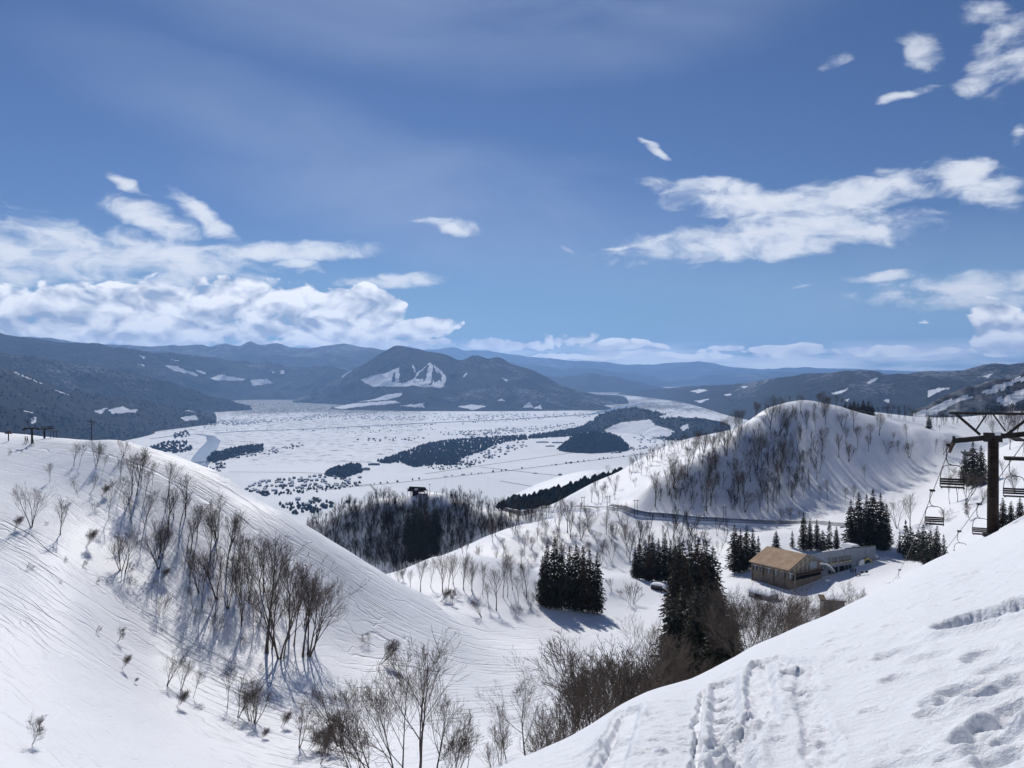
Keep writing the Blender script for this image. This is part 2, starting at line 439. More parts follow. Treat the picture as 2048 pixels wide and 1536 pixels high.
def relief(x, y, u, Y):
    """snow relief added to the smooth height, metres"""
    far = sstep(30, 120, Y)
    h = 0.55 * far * fbm(x / 24.0, y / 24.0, 3, 1) + 0.10 * fbm(x / 4.0, y / 4.0, 3, 7) * np.clip(Y / 40, 0.15, 1) + 0.02 * fbm(x / .9, y / .9, 2, 9)
    # ribs and gullies on the middle ridge and the right hill
    rib = ridged((x + 0.75 * y) / 46.0, (y - x) / 170.0, 3, 13)
    k = sstep(900, 1000, u) * sstep(1330, 1230, u) * sstep(325, 345, Y) * sstep(410, 395, Y)
    h = h + k * 5.0 * (rib - 0.55)
    k2 = sstep(1240, 1300, u) * sstep(1900, 1850, u) * sstep(415, 440, Y) * sstep(505, 485, Y)
    h = h + k2 * 2.0 * (ridged((x - 0.25 * y) / 26.0, y / 160.0, 3, 17) - 0.55)
    k3 = sstep(500, 600, u) * sstep(1150, 1050, u) * sstep(540, 560, Y) * sstep(640, 600, Y)
    h = h + k3 * 3.0 * (ridged(x / 30.0, y / 120.0, 3, 19) - 0.55)
    return h
def ground(x, y):
    """height of the near terrain at a point of the place"""
    x = np.asarray(x, float); y = np.asarray(y, float)
    u = x / y * F + U0
    return (HZ - smooth_v(u, y)) / F * y + relief(x, y, u, y)
_HT = np.exp(np.arange(math.log(2.0), math.log(2900.0), 0.006))
def hits(us, vs, ymin=2.0):
    """first visible ground points under photo pixels (vectorised); returns Y, nan when none"""
    us = np.asarray(us, float); vs = np.asarray(vs, float)
    out = np.full(len(us), np.nan)
    ts = _HT[_HT > ymin]
    for i, (u, v) in enumerate(zip(us, vs)):
        gv = smooth_v(np.full(len(ts), u), ts)
        k = np.nonzero(gv <= v)[0]
        if len(k):
            j = k[0]
            if j > 0:
                a, b = gv[j - 1], gv[j]
                out[i] = ts[j - 1] + (ts[j] - ts[j - 1]) * np.clip((a - v) / max(1e-6, a - b), 0, 1)
            else: out[i] = ts[0]
    return out
def gz(x, y): return float(ground(np.array([x]), np.array([y]))[0])
def at(u, v, ymin=2.0):
    Y = float(hits([u], [v], ymin)[0])
    if not Y == Y:                       # just above the crest: take the crest itself
        ts = _HT[(_HT > ymin) & (_HT < ymin * 2.2)]
        Y = float(ts[np.argmin(smooth_v(np.full(len(ts), u), ts))])
    x = (u - U0) / F * Y
    return x, Y, gz(x, Y)

# ski-track guides: rows of the flow lines at given columns
GUIDES = [(0, [(-400, 820), (0, 862), (250, 880), (430, 938), (520, 990), (600, 1050), (700, 1108), (850, 1190), (960, 1246), (1100, 1256), (1300, 1190), (2400, 1000)]),
          (14, [(-400, 860), (0, 890), (250, 905), (430, 1005), (560, 1095), (700, 1195), (820, 1262), (950, 1312), (1100, 1312), (1300, 1240), (2400, 1040)]),
          (24, [(-400, 900), (0, 950), (150, 1000), (400, 1200), (560, 1300), (680, 1330), (850, 1345), (1000, 1350), (1150, 1330), (1300, 1270), (2400, 1080)]),
          (34, [(-400, 960), (0, 1030), (150, 1130), (300, 1240), (420, 1310), (520, 1355), (650, 1395), (850, 1390), (1000, 1395), (1150, 1360), (1300, 1300), (2400, 1120)]),
          (58, [(-400, 1100), (0, 1235), (200, 1375), (400, 1480), (560, 1540), (800, 1560), (1000, 1500), (1300, 1400), (2400, 1250)]),
          (80, [(-400, 1300), (0, 1470), (200, 1590), (400, 1680), (700, 1700), (1300, 1600), (2400, 1500)])]
def track_s(u, v):
    s = np.zeros(u.shape); lo = np.full(u.shape, -1e9)
    rows = [sum(np.interp(u + k, [p[0] for p in g_[1]], [p[1] for p in g_[1]]) for k in range(-70, 71, 14)) / 11.0 for g_ in GUIDES]
    s = np.where(v < rows[0], GUIDES[0][0] + (v - rows[0]) * 0.2, s)
    for k in range(len(GUIDES) - 1):
        a, b = rows[k], rows[k + 1]
        f = (v - a) / (b - a)
        s = np.where((v >= a) & (v < b), GUIDES[k][0] + f * (GUIDES[k + 1][0] - GUIDES[k][0]), s)
    s = np.where(v >= rows[-1], GUIDES[-1][0] + (v - rows[-1]) * 0.15, s)
    return s, rows

# ------------------------------------------------------------------ snow materials
def _snow(g, sh, near):
    co = g.n('ShaderNodeTexCoord').outputs['Object']
    at_ = g.n('ShaderNodeAttribute', attribute_name='flow')
    sp = g.n('ShaderNodeSeparateXYZ'); g.t.links.new(at_.outputs['Vector'], sp.inputs[0])
    s, r, w = sp.outputs
    big = g.noise(co, 0.02, 4, 0.5)
    col = g.mix(g.step(big, 0.3, 0.7), c4(0.80, 0.82, 0.86), c4(0.87, 0.88, 0.90))
    # single ski lines: narrow grooves along the flow coordinate that meander, fade and cross
    def lines(sc_, wa, ws, wr, off, amp_r):
        wob = g.noise(g.xyz(g.m('MULTIPLY', s, ws), g.m('MULTIPLY', r, wr), off), 1.0, 3, 0.55)
        q = g.m('MULTIPLY', g.m('ADD', s, g.m('MULTIPLY', g.m('SUBTRACT', wob, 0.5), wa)), sc_)
        f = g.m('ABSOLUTE', g.m('SUBTRACT', g.m('FRACT', q), 0.5))             # 0 on a line
        cut = g.step(f, 0.16, 0.03)
        idx = g.m('FLOOR', q)
        am = g.noise(g.xyz(g.m('MULTIPLY', idx, 3.71), g.m('MULTIPLY', r, amp_r), off + 5.0), 1.0, 2, 0.5)
        return g.m('MULTIPLY', cut, g.step(am, 0.45, 0.68))
    tr = g.m('ADD', g.m('ADD', lines(0.75, 4.0, 0.10, 0.014, 0.0, 0.02), lines(0.62, 14.0, 0.05, 0.013, 3.0, 0.03)), g.m('MULTIPLY', lines(1.35, 10.0, 0.12, 0.03, 8.0, 0.05), 0.7))
    tr = g.m('MULTIPLY', tr, w)
    grit = g.noise(co, 1.6, 4, 0.6)
    h = g.m('SUBTRACT', g.m('MULTIPLY', grit, 0.10), g.m('MULTIPLY', tr, 0.20))
    n1 = bump(g, None if near else sh, h, 1.0, 1.0)
    if near:
        fine = g.noise(co, 26.0, 5, 0.65)
        mid = g.noise(co, 5.0, 4, 0.55)
        n2 = bump(g, sh, g.m('ADD', g.m('MULTIPLY', fine, 0.022), g.m('MULTIPLY', mid, 0.035)), 1.0, 1.0, n1)
    g.put(sh.inputs['Base Color'], col)
    sh.inputs['Roughness'].default_value = 0.55
    sh.inputs['Specular IOR Level'].default_value = 0.25
M_SNOW = mat('snow', lambda g, sh: _snow(g, sh, False))
M_SNOW_NEAR = mat('near_snow', lambda g, sh: _snow(g, sh, True))

YSPLIT = 60.0
def flow_attr(me, u, v, Y):
    s, rows = track_s(u, v)
    w = np.ones(u.shape) * 0.12
    left = sstep(-50, 20, u)
    w = np.where((v > rows[0] - 2) & (v < rows[1]), 1.35, w)
    trees = sstep(rows[1], rows[1] + 20, v) * sstep(rows[3] + 5, rows[3] - 25, v)
    w = np.where(v >= rows[1], 1.25 - 1.12 * trees * sstep(760, 640, u), w)
    w = np.where(v > rows[3] + 60, np.maximum(0.25, 0.62 - sstep(rows[4] - 60, rows[4] + 40, v) * 0.4), w)
    w = w * sstep(250, 215, Y) * sstep(1340, 1150, u) + 0.06
    w = np.where(Y < 40, 0.0, w)
    w = np.where(v < rows[0] - 4, 0.05, w)
    attr(me, 'flow', np.stack([s, u / 4.0, w], -1), 'FLOAT_VECTOR')

def build_near():
    # main sheet
    us = np.concatenate([np.arange(-420, -30, 14.0), np.arange(-30, 2080, 4.1), np.arange(2080, 2470, 14.0)])
    ts = []
    t = math.log(YSPLIT * 0.985)
    while t < math.log(2880.0):
        ts.append(t)
        Y = math.exp(t)
        t += 0.010 if Y < 85 else 0.0052 if Y < 300 else 0.0036 if Y < 640 else 0.012 if Y < 1200 else 0.03
    uu, tt = np.meshgrid(us, np.array(ts))
    Y = np.exp(tt); x = (uu - U0) / F * Y
    z = ground(x, Y)
    me = new_mesh('snowy_hills', np.stack([x, Y, z], -1).reshape(-1, 3), grid_faces(*uu.shape), [M_SNOW])
    flow_attr(me, uu.ravel(), (HZ - F * z / Y).ravel(), Y.ravel())
    link('snowy_hills', me, kind='structure')
    # slope under the camera
    us = np.concatenate([np.arange(-2600, 0, 60.0), np.arange(0, 860, 9.0), np.arange(860, 2110, 3.2), np.arange(2110, 4400, 40.0)])
    ts = np.concatenate([np.arange(math.log(1.0), math.log(2.2), 0.05), np.arange(math.log(2.2), math.log(46.0), 0.0064), np.arange(math.log(46.0), math.log(YSPLIT) + 0.001, 0.012)])
    uu, tt = np.meshgrid(us, ts)
    Y = np.exp(tt); x = (uu - U0) / F * Y
    z = ground(x, Y) + foreprints(x, Y, uu)
    z = z - 0.03 * sstep(YSPLIT * 0.985, YSPLIT, Y)
    me = new_mesh('snow_slope', np.stack([x, Y, z], -1).reshape(-1, 3), grid_faces(*uu.shape), [M_SNOW_NEAR])
    flow_attr(me, uu.ravel(), (HZ - F * z / Y).ravel(), Y.ravel())
    link('snow_ground', me, kind='structure')

def foreprints(x, Y, u):
    """boot holes, ski grooves and kicked-up lumps pressed into the slope"""
    v = HZ - F * ((HZ - smooth_v(u, Y)) / F)          # photo row of the undisturbed snow
    d = np.zeros(x.shape)
    near = (Y < 50) & (u > 860) & (u < 2110)
    xs, ys, us, vs = x[near], Y[near], u[near], v[near]
    dd = np.zeros(len(xs))
    def XY(a, b):
        q = float(hits([a], [b], 2.0)[0]); return (a - U0) / F * q, q
    wob = 0.05 * fbm(xs / .35, ys / .35, 3, 61)
    def groove(pts, wd, dep, rim, rough=0.0):
        P_ = [XY(*q) for q in pts]
        best = np.full(len(xs), 9.0)
        for (ax, ay), (bx, by) in zip(P_[:-1], P_[1:]):
            L2 = (bx - ax) ** 2 + (by - ay) ** 2
            t = np.clip(((xs - ax) * (bx - ax) + (ys - ay) * (by - ay)) / L2, 0, 1)
            best = np.minimum(best, np.hypot(xs - ax - t * (bx - ax), ys - ay - t * (by - ay)))
        e = best + wob * (1 + rough * 2)
        r = -dep * sstep(wd * 1.15, wd * .7, e) + rim * np.exp(-((e - wd * 1.35) / (wd * .35)) ** 2)
        if rough: r = r + rough * sstep(wd * 1.6, wd * .6, e) * fbm(xs / .13, ys / .13, 4, 71)
        return r
    def hole(a, b, rx, ry, dep, rim=0.3, ang=0.0):
        px_, py_ = XY(a, b)
        ca, sa = math.cos(ang), math.sin(ang)
        ex = (xs - px_) * ca + (ys - py_) * sa; ey = -(xs - px_) * sa + (ys - py_) * ca
        r = np.sqrt((ex / rx) ** 2 + (ey / ry) ** 2) + wob * 5
        return -dep * sstep(1.15, .55, r) + rim * dep * np.exp(-((r - 1.3) / .3) ** 2)
    dd += groove([(1262, 1418), (1240, 1468), (1214, 1540), (1200, 1600)], .17, .16, .03)
    dd += groove([(1243, 1420), (1222, 1462), (1196, 1520), (1180, 1580)], .09, .07, .02)
    dd += groove([(1406, 1384), (1396, 1440), (1392, 1500), (1390, 1600)], .055, .13, .015)
    dd += groove([(1448, 1366), (1452, 1430), (1458, 1500), (1462, 1600)], .22, .15, .04, .10)
    dd += groove([(1520, 1328), (1516, 1370), (1520, 1410), (1512, 1450)], .20, .14, .04, .09)
    dd += groove([(1530, 1322), (1570, 1326), (1612, 1328)], .26, .12, .05, .12)
    dd += groove([(1945, 1248), (1985, 1232), (2030, 1216), (2090, 1205)], .5, .24, .12, .18)
    dd += groove([(1610, 1340), (1612, 1390), (1630, 1440), (1640, 1500), (1655, 1540)], .16, .05, .02, .07)
    dd += groove([(1500, 1440), (1490, 1480), (1480, 1520)], .16, .07, .03, .06)
    rs = random.Random(12)
    for v0 in range(1380, 1540, 21):
        s = 1452 + (v0 - 1370) * .06
        dd += hole(s + rs.uniform(-7, 7), v0 + rs.uniform(-5, 5), .15, .24, rs.uniform(.10, .2), .25, rs.uniform(-.5, .5))
    for a, b, r, dp in ((1590, 1345, .20, .16), (1604, 1380, .2, .10), (1790, 1308, .34, .10), (1860, 1316, .3, .06), (1930, 1380, .26, .15), (1965, 1392, .2, .14), (1905, 1398, .16, .10), (1880, 1404, .18, .08), (2010, 1376, .24, .12), (2040, 1420, .26, .16),
                        (1990, 1450, .22, .15), (2024, 1470, .2, .14), (1960, 1480, .24, .10), (2000, 1500, .2, .10), (2040, 1515, .3, .12), (1800, 1356, .22, .08), (1720, 1318, .18, .06), (1690, 1300, .16, .05), (1675, 1276, .22, .06), (1790, 1248, .24, .07), (1970, 1310, .3, .1), (2020, 1330, .34, .1),
                        (1860, 1430, .18, .06), (1740, 1420, .12, .05), (1655, 1480, .12, .05), (1560, 1480, .10, .04), (1335, 1530, .05, .04), (1297, 1530, .05, .04), (1278, 1495, .045, .03), (1940, 1482, .16, .07), (1810, 1535, .2, .05), (1900, 1528, .16, .05), (1830, 1505, .14, .04), (1410, 1398, .09, .06)):
        dd += hole(a, b, r, r * rs.uniform(.8, 1.6), dp, .35, rs.uniform(0, 3))
    for i in range(190):
        a = rs.uniform(1180, 2060); b = float(v_sil(a)) + rs.uniform(14, 150) * rs.random() ** .6 + rs.random() * 60
        if b > 1532: continue
        r = rs.uniform(.04, .14) * (1 + .8 * (b < v_sil(a) + 60))
        dd += hole(a, b, r, r * rs.uniform(.9, 2.2), rs.uniform(.012, .05) * rs.choice((1, 1, -.8)), .3, rs.uniform(0, 3))
    dd *= 0.78
    # ripple crust
    dd += 0.010 * fbm(xs / .5 + ys * .3, ys / .9, 3, 81)
    d[near] = dd
    return d

# ------------------------------------------------------------------ far land: valley floor and mountain ranges
ZV = -500.0
def vy(v): return -ZV * F / (v - HZ)          # distance of a valley-floor row
def vpt(u, v): return P(u, v, vy(v))

def _forest(g, sh):
    co = g.n('ShaderNodeTexCoord').outputs['Object']
    sn = g.n('ShaderNodeAttribute', attribute_name='snow').outputs['Fac']
    dn = g.n('ShaderNodeAttribute', attribute_name='thin').outputs['Fac']
    f = g.noise(co, 0.022, 6, 0.72)
    f2 = g.noise(co, 0.0035, 5, 0.6)
    mixv = g.m('ADD', g.m('MULTIPLY', f, 0.7), g.m('MULTIPLY', f2, 0.5))
    spr = g.m('MULTIPLY', g.step(g.m('ADD', mixv, g.m('MULTIPLY', g.m('SUBTRACT', dn, 0.5), 0.35)), 0.66, 0.97), 0.36)
    k = g.m('MAXIMUM', spr, g.step(g.m('ADD', sn, g.m('MULTIPLY', g.m('SUBTRACT', f, 0.5), 0.7)), 0.35, 0.6))
    tree = g.mix(g.noise(co, 0.009, 4, 0.6), c4(0.012, 0.017, 0.019), c4(0.038, 0.036, 0.035))
    g.put(sh.inputs['Base Color'], g.mix(k, tree, c4(0.80, 0.82, 0.86)))
    sh.inputs['Roughness'].default_value = 0.9
    sh.inputs['Specular IOR Level'].default_value = 0.05
    n1 = bump(g, None, f2, 1.0, 60.0)
    bump(g, sh, f, 1.0, 14.0, n1)
M_FOREST = mat('wooded_slope', _forest)

def spline(pts, u):
    x = np.array([p[0] for p in pts], float); y = np.array([p[1] for p in pts], float)
    r = 0
    for d, w in ((-6, 1), (0, 2), (6, 1)): r = r + w * np.interp(u + d, x, y)
    return r / 4

def mountain(name, sil, Yr, Yf, Yb, du, rows=70, zb=ZV - 12, spur=0.32, seed=1, wave=900.0, snow=(), thin=0.5, rough=4.0, power=1.0, back=30, holes=(), wob=2.6):
    """a range with a given skyline: slopes down to the valley in front (Yf) and behind (Yb)"""
    us = np.arange(sil[0][0], sil[-1][0] + 0.1, du * 1.25)
    Yrr = spline(Yr, us) if isinstance(Yr, (list, tuple)) else np.full(len(us), float(Yr))
    Yff = spline(Yf, us) if isinstance(Yf, (list, tuple)) else np.full(len(us), float(Yf))
    vs = spline(sil, us) + rough * fbm(us / 40.0, us * 0 + seed, 4, seed)
    zr = (HZ - vs) / F * Yrr
    s = np.concatenate([np.linspace(0, 1, rows), 1 + np.linspace(0, 1, back)[1:]])
    U, S = np.meshgrid(us, s)
    Yg = np.where(S <= 1, Yff + (Yrr - Yff) * np.minimum(S, 1), Yrr + (Yb - Yrr) * (S - 1))
    X = (U - U0) / F * Yg
    prof = np.where(S <= 1, np.clip(S, 0, 1) ** power, (2 - S).clip(0, 1))
    base = np.full_like(zr, zb)
    Z = base + (zr - base) * prof
    wx = X + 0.35 * wave * fbm(X / wave, Yg / wave, 3, seed + 40)
    nz = ridged(wx / wave, Yg / (wave * 2.6) + seed, 5, seed)
    amp = np.where(S <= 1, spur * (zr - base) * (1.0 - np.clip(S, 0, 1) ** 4) * np.clip(S * 3, 0, 1), 0)
    Z = Z + amp * (nz - 0.62)
    Z = Z + 0.012 * np.abs(zr - base) * fbm(X / (wave * .1), Yg / (wave * .1), 4, seed + 9) * np.clip(prof * 4, 0, 1)
    me = new_mesh(name, np.stack([X, Yg, Z], -1).reshape(-1, 3), grid_faces(*U.shape), [M_FOREST])
    uf = U.ravel(); vf = (HZ - F * Z / Yg).ravel()
    sn = np.zeros(len(uf))
    for i, poly in enumerate(snow):
        sn[poly_soft(uf, vf, poly, wob, seed + i)] = 1.0
    for i, poly in enumerate(holes):
        sn[poly_soft(uf, vf, poly, wob, seed + 70 + i)] = 0.0
    front = (S <= 1).ravel()
    sn = sn * front
    attr(me, 'snow', sn); attr(me, 'thin', np.clip(thin + 0.55 * np.where(S <= 1, 0.55 - nz, 0).ravel() + 0.5 * (prof.ravel() - 0.5) + 0.5 * fbm(X.ravel() / 1500, Yg.ravel() / 1500, 3, seed + 3), 0, 1))
    return link(name, me, kind='structure')

def build_mountains():
    # cone mountain with the ski runs across the valley
    runs = [[(720, 760), (745, 751), (770, 747), (788, 738), (799, 735), (798, 764), (784, 770), (765, 773), (745, 773), (731, 766)],
            [(806, 764), (816, 758), (828, 752), (834, 745), (845, 738), (856, 728), (862, 725), (866, 733), (868, 742), (864, 752), (862, 765), (852, 771), (838, 768), (822, 769)],
            [(866, 728), (876, 736), (884, 743), (890, 751), (892, 762), (886, 772), (874, 774), (862, 771), (866, 760), (872, 764), (880, 758), (877, 748), (870, 741)],
            [(825, 728), (829, 735), (832, 743), (829, 744), (824, 735)], [(765, 769), (800, 766), (830, 768), (890, 772), (880, 777), (830, 773), (770, 773)],
            [(683, 752), (700, 738), (703, 742), (690, 752), (685, 757)], [(925, 753), (935, 744), (935, 748), (928, 755)], [(1005, 756), (1018, 760), (1012, 763)],
            [(915, 812), (935, 808), (975, 813), (945, 818)], [(1045, 812), (1060, 806), (1065, 814)], [(990, 788), (1000, 792), (996, 796)], [(1070, 810), (1078, 808), (1080, 814)], [(838, 812), (848, 806), (846, 815)]]
    holes = [[(866, 732), (870, 741), (875, 756), (869, 766), (864, 752)], [(877, 742), (884, 752), (882, 765), (876, 757)], [(804, 763), (822, 751), (834, 746), (828, 757), (812, 765)], [(786, 748), (791, 742), (790, 762), (783, 766)], [(846, 740), (853, 731), (859, 729), (855, 741), (851, 758), (846, 766), (845, 752)], [(831, 757), (840, 744), (852, 738), (856, 742), (850, 754), (840, 759)]]
    o = mountain('mountain', [(585, 806), (612, 794), (640, 770), (679, 753), (713, 734), (737, 724), (761, 707), (778, 699), (791, 692), (819, 694), (839, 697), (853, 702), (887, 707), (908, 717), (925, 720), (945, 709), (962, 712),
              (976, 718), (996, 714), (1010, 719), (1024, 728), (1055, 738), (1089, 752), (1119, 769), (1160, 782), (1198, 791), (1243, 803), (1272, 808)],
             [(585, 14000), (800, 13900), (945, 13600), (1272, 13600)], [(585, 13900), (650, 13300), (740, 12300), (800, 11500), (1000, 11300), (1130, 11600), (1272, 13300)], 19500, 1.25, 125, spur=0.33, seed=4, wave=1250, snow=runs, holes=holes, wob=1.5, thin=0.42, rough=2.6, power=0.95)
    # foot hills before it
    mountain('hill', [(640, 822), (700, 806), (760, 795), (820, 772), (900, 776), (960, 781), (1010, 770), (1060, 778), (1110, 788), (1160, 796), (1200, 808), (1235, 820)], 11700, [(640, 11000), (900, 10700), (1240, 10900)], 12600, 1.5, 60, spur=0.35, seed=9, wave=700,
             snow=[[(640, 803), (700, 799), (760, 790), (805, 786), (800, 793), (770, 800), (720, 803), (640, 814)], [(660, 812), (720, 806), (790, 801), (800, 806), (730, 812), (680, 818)], [(800, 812), (850, 806), (840, 815)], [(915, 813), (945, 809), (975, 813), (945, 820)], [(1045, 815), (1058, 805), (1068, 815)], [(1068, 817), (1080, 809), (1085, 818)], [(835, 813), (845, 806), (850, 816)], [(995, 800), (1005, 797), (1010, 802)]], thin=0.35, rough=3)
    # left: dark near slope, spurs, wooded ranges
    mountain('hill', [(-420, 790), (-200, 800), (0, 810), (85, 829), (137, 841), (220, 852), (290, 861), (320, 866)], [(-420, 3900), (0, 4300), (320, 7000)], [(-420, 3300), (0, 3600), (320, 6700)], 9000, 4, 40, spur=0.3, seed=12, wave=420, thin=0.12, rough=4,
             snow=[[(45, 818), (60, 816), (70, 824), (55, 826)], [(60, 840), (72, 832), (74, 843), (64, 850)]])
    mountain('hill', [(-420, 690), (-200, 705), (0, 734), (60, 752), (120, 778), (180, 787), (240, 795), (287, 801), (342, 813), (393, 823), (424, 836), (436, 848)], [(-420, 5200), (0, 6300), (300, 7900), (436, 8300)], [(-420, 4400), (0, 5000), (300, 6900), (436, 8100)], 11500, 2.5, 70, spur=0.3, seed=15, wave=700, thin=0.24, rough=4,
             snow=[[(215, 820), (245, 813), (270, 823), (225, 828)], [(370, 822), (395, 815), (392, 823)], [(360, 836), (390, 830), (395, 840), (370, 842)], [(20, 740), (60, 756), (120, 785), (150, 795), (100, 775), (40, 750)], [(190, 822), (215, 815), (200, 830)], [(255, 822), (275, 818), (272, 826)]])
    mountain('hill', [(-420, 640), (-200, 670), (0, 704), (60, 712), (137, 725), (200, 735), (273, 746), (342, 766), (410, 787), (450, 800), (492, 811), (510, 822)], [(-420, 8600), (0, 9000), (340, 10600), (510, 11300)], [(-420, 7000), (0, 7400), (340, 9700), (510, 11100)], 13500, 2.5, 70, spur=0.28, seed=21, wave=900, thin=0.22, rough=4)
    mountain('mountain', [(-420, 640), (-100, 655), (0, 664), (60, 676), (130, 684), (205, 690), (280, 700), (342, 706), (420, 716), (500, 722), (560, 728), (620, 735), (660, 728), (700, 743), (740, 765), (780, 790), (800, 806)], [(-420, 13000), (300, 14000), (480, 17300), (650, 17300), (800, 14500)], [(-420, 9500), (300, 11500), (420, 14200), (500, 15300), (660, 15300), (760, 13700), (800, 13400)], 19500, 2.0, 90, spur=0.42, seed=27, wave=1300, thin=0.40, rough=5,
             snow=[[(330, 730), (352, 733), (398, 749), (396, 752), (350, 742), (335, 735)], [(393, 740), (410, 744), (412, 748), (398, 746)], [(420, 756), (440, 749), (455, 752), (490, 758), (485, 762), (430, 760)], [(500, 760), (535, 758), (545, 766), (508, 772)], [(560, 740), (570, 741), (568, 749), (562, 748)], [(280, 710), (292, 715), (288, 718)], [(275, 728), (290, 730), (286, 733)], [(545, 742), (550, 745), (545, 750)], [(340, 718), (360, 722), (356, 724)]])
    mountain('mountain', [(-420, 650), (-100, 660), (205, 688), (300, 694), (342, 690), (403, 690), (420, 693), (451, 687), (478, 694), (490, 688), (502, 682), (515, 690), (526, 690), (554, 686), (581, 696), (636, 697), (660, 690), (683, 686), (700, 690), (740, 697), (800, 705), (860, 712), (900, 712)],
             25000, 19500, 31000, 2.5, 60, spur=0.45, seed=33, wave=2200, thin=0.62, rough=4)
    # blue ranges far down the valley
    mountain('mountain', [(820, 700), (880, 698), (907, 696), (930, 699), (975, 700), (1010, 706), (1055, 712), (1100, 716), (1150, 722), (1172, 720), (1250, 730), (1330, 726), (1400, 723), (1450, 731), (1520, 739), (1600, 735), (1700, 737), (1800, 742), (2048, 738), (2300, 735)], 44000, 38000, 48000, 3, 40, spur=0.4, seed=37, wave=3500, thin=0.5, rough=3)
    mountain('mountain', [(1000, 722), (1060, 728), (1130, 738), (1190, 737), (1230, 744), (1290, 752), (1340, 757), (1400, 752), (1480, 748), (1560, 742), (1650, 744), (1760, 750), (1900, 752), (2100, 748), (2300, 748)], 34000, 29000, 37000, 3, 40, spur=0.4, seed=41, wave=2500, thin=0.45, rough=3)
    mountain('mountain', [(1060, 750), (1130, 752), (1180, 747), (1230, 754), (1270, 762), (1310, 772), (1350, 779), (1400, 786)], 24000, 21000, 26500, 2.5, 40, spur=0.4, seed=43, wave=1500, thin=0.4, rough=3)
    # right-hand range and the brown hill behind the lift
    mountain('mountain', [(1230, 790), (1290, 778), (1360, 776), (1450, 770), (1520, 763), (1560, 755), (1620, 748), (1680, 742), (1720, 741), (1780, 747), (1850, 744), (1900, 746), (1950, 733), (1990, 725), (2020, 728), (2048, 722), (2200, 700), (2450, 690)], [(1230, 19500), (1350, 16500), (1450, 12800), (1560, 10200), (1700, 8600), (2450, 7000)], [(1230, 19000), (1350, 14500), (1450, 9600), (1600, 6500), (2450, 4500)], 22000, 2.2, 100, spur=0.36, seed=47, wave=1000, thin=0.38, rough=4,
             snow=[[(1663, 787), (1690, 779), (1697, 775), (1690, 784), (1670, 790)], [(1733, 766), (1745, 757), (1757, 755), (1750, 763), (1738, 768)], [(1380, 782), (1400, 778), (1416, 781), (1396, 786)], [(1445, 790), (1466, 787), (1460, 792)], [(1390, 802), (1420, 797), (1400, 806)], [(1855, 782), (1880, 775), (1900, 777), (1870, 786), (1856, 795)], [(1768, 802), (1778, 795), (1776, 806)], [(1960, 752), (1985, 748), (1975, 756)], [(1480, 773), (1495, 772), (1490, 777)], [(1690, 800), (1700, 798), (1696, 804)]])
    mountain('hill', [(1790, 848), (1812, 834), (1826, 826), (1870, 802), (1905, 786), (1935, 772), (1980, 764), (2010, 757), (2048, 747), (2200, 700), (2450, 660)], [(1800, 2100), (2450, 2400)], [(1790, 1500), (2450, 1300)], 3600, 2.0, 90, spur=0.42, seed=53, wave=260, thin=0.60, rough=5, zb=-330,
             snow=[[(1850, 822), (1880, 806), (1930, 790), (1950, 792), (1900, 812), (1870, 830), (1850, 832)], [(1960, 785), (2000, 768), (2048, 752), (2048, 760), (2010, 775), (1980, 790)], [(1990, 800), (2048, 778), (2048, 800), (2010, 812)], [(1826, 828), (1850, 818), (1860, 834), (1830, 840)]])
    # wooded knolls on the valley floor
    mountain('hill', [(1120, 900), (1140, 880), (1152, 869), (1185, 865), (1215, 867), (1240, 876), (1252, 892), (1258, 900)], [(1120, 5400), (1260, 5500)], [(1120, 5250), (1180, 5150), (1260, 5300)], 5800, 2.0, 26, spur=0.1, seed=57, wave=150, thin=-0.2, rough=3, power=.6)
    mountain('hill', [(1150, 868), (1180, 846), (1205, 828), (1235, 819), (1270, 816), (1300, 822), (1330, 832), (1380, 836), (1410, 838), (1440, 850), (1460, 868)], [(1150, 7400), (1250, 8000), (1300, 7600), (1460, 6600)], [(1150, 7000), (1250, 6900), (1330, 6100), (1460, 6000)], 8800, 2.0, 40, spur=0.25, seed=61, wave=350, thin=0.05, rough=4, power=.8,
             snow=[[(1210, 858), (1240, 846), (1300, 838), (1310, 850), (1350, 862), (1340, 872), (1290, 876), (1230, 880), (1205, 870)], [(1318, 833), (1340, 826), (1350, 832), (1330, 838)], [(1360, 852), (1376, 848), (1380, 858), (1364, 862)]])

def _valley(g, sh):
    co = g.n('ShaderNodeTexCoord').outputs['Object']
    v = g.n('ShaderNodeTexVoronoi', feature='DISTANCE_TO_EDGE'); g.t.links.new(co, v.inputs['Vector'])
    v.inputs['Scale'].default_value = 0.004; v.inputs['Randomness'].default_value = 0.6
    line = g.m('MULTIPLY', g.step(v.outputs[0], 0.02, 0.0), 0.12)
    n = g.noise(co, 0.0015, 5, 0.6)
    a = g.mix(g.step(n, 0.3, 0.7), c4(0.76, 0.78, 0.80), c4(0.86, 0.87, 0.88))
    scrub = g.n('ShaderNodeAttribute', attribute_name='scrub').outputs['Fac']
    f = g.noise(co, 0.012, 6, 0.7)
    k = g.m('MULTIPLY', g.step(g.m('ADD', f, g.m('MULTIPLY', scrub, 0.34)), 0.66, 0.84), 0.85)
    a = g.mix(line, a, c4(0.35, 0.37, 0.40))
    g.put(sh.inputs['Base Color'], g.mix(k, a, c4(0.06, 0.065, 0.07)))
    sh.inputs['Roughness'].default_value = 0.8
    sh.inputs['Specular IOR Level'].default_value = 0.1
M_VALLEY = mat('valley_snow', _valley)

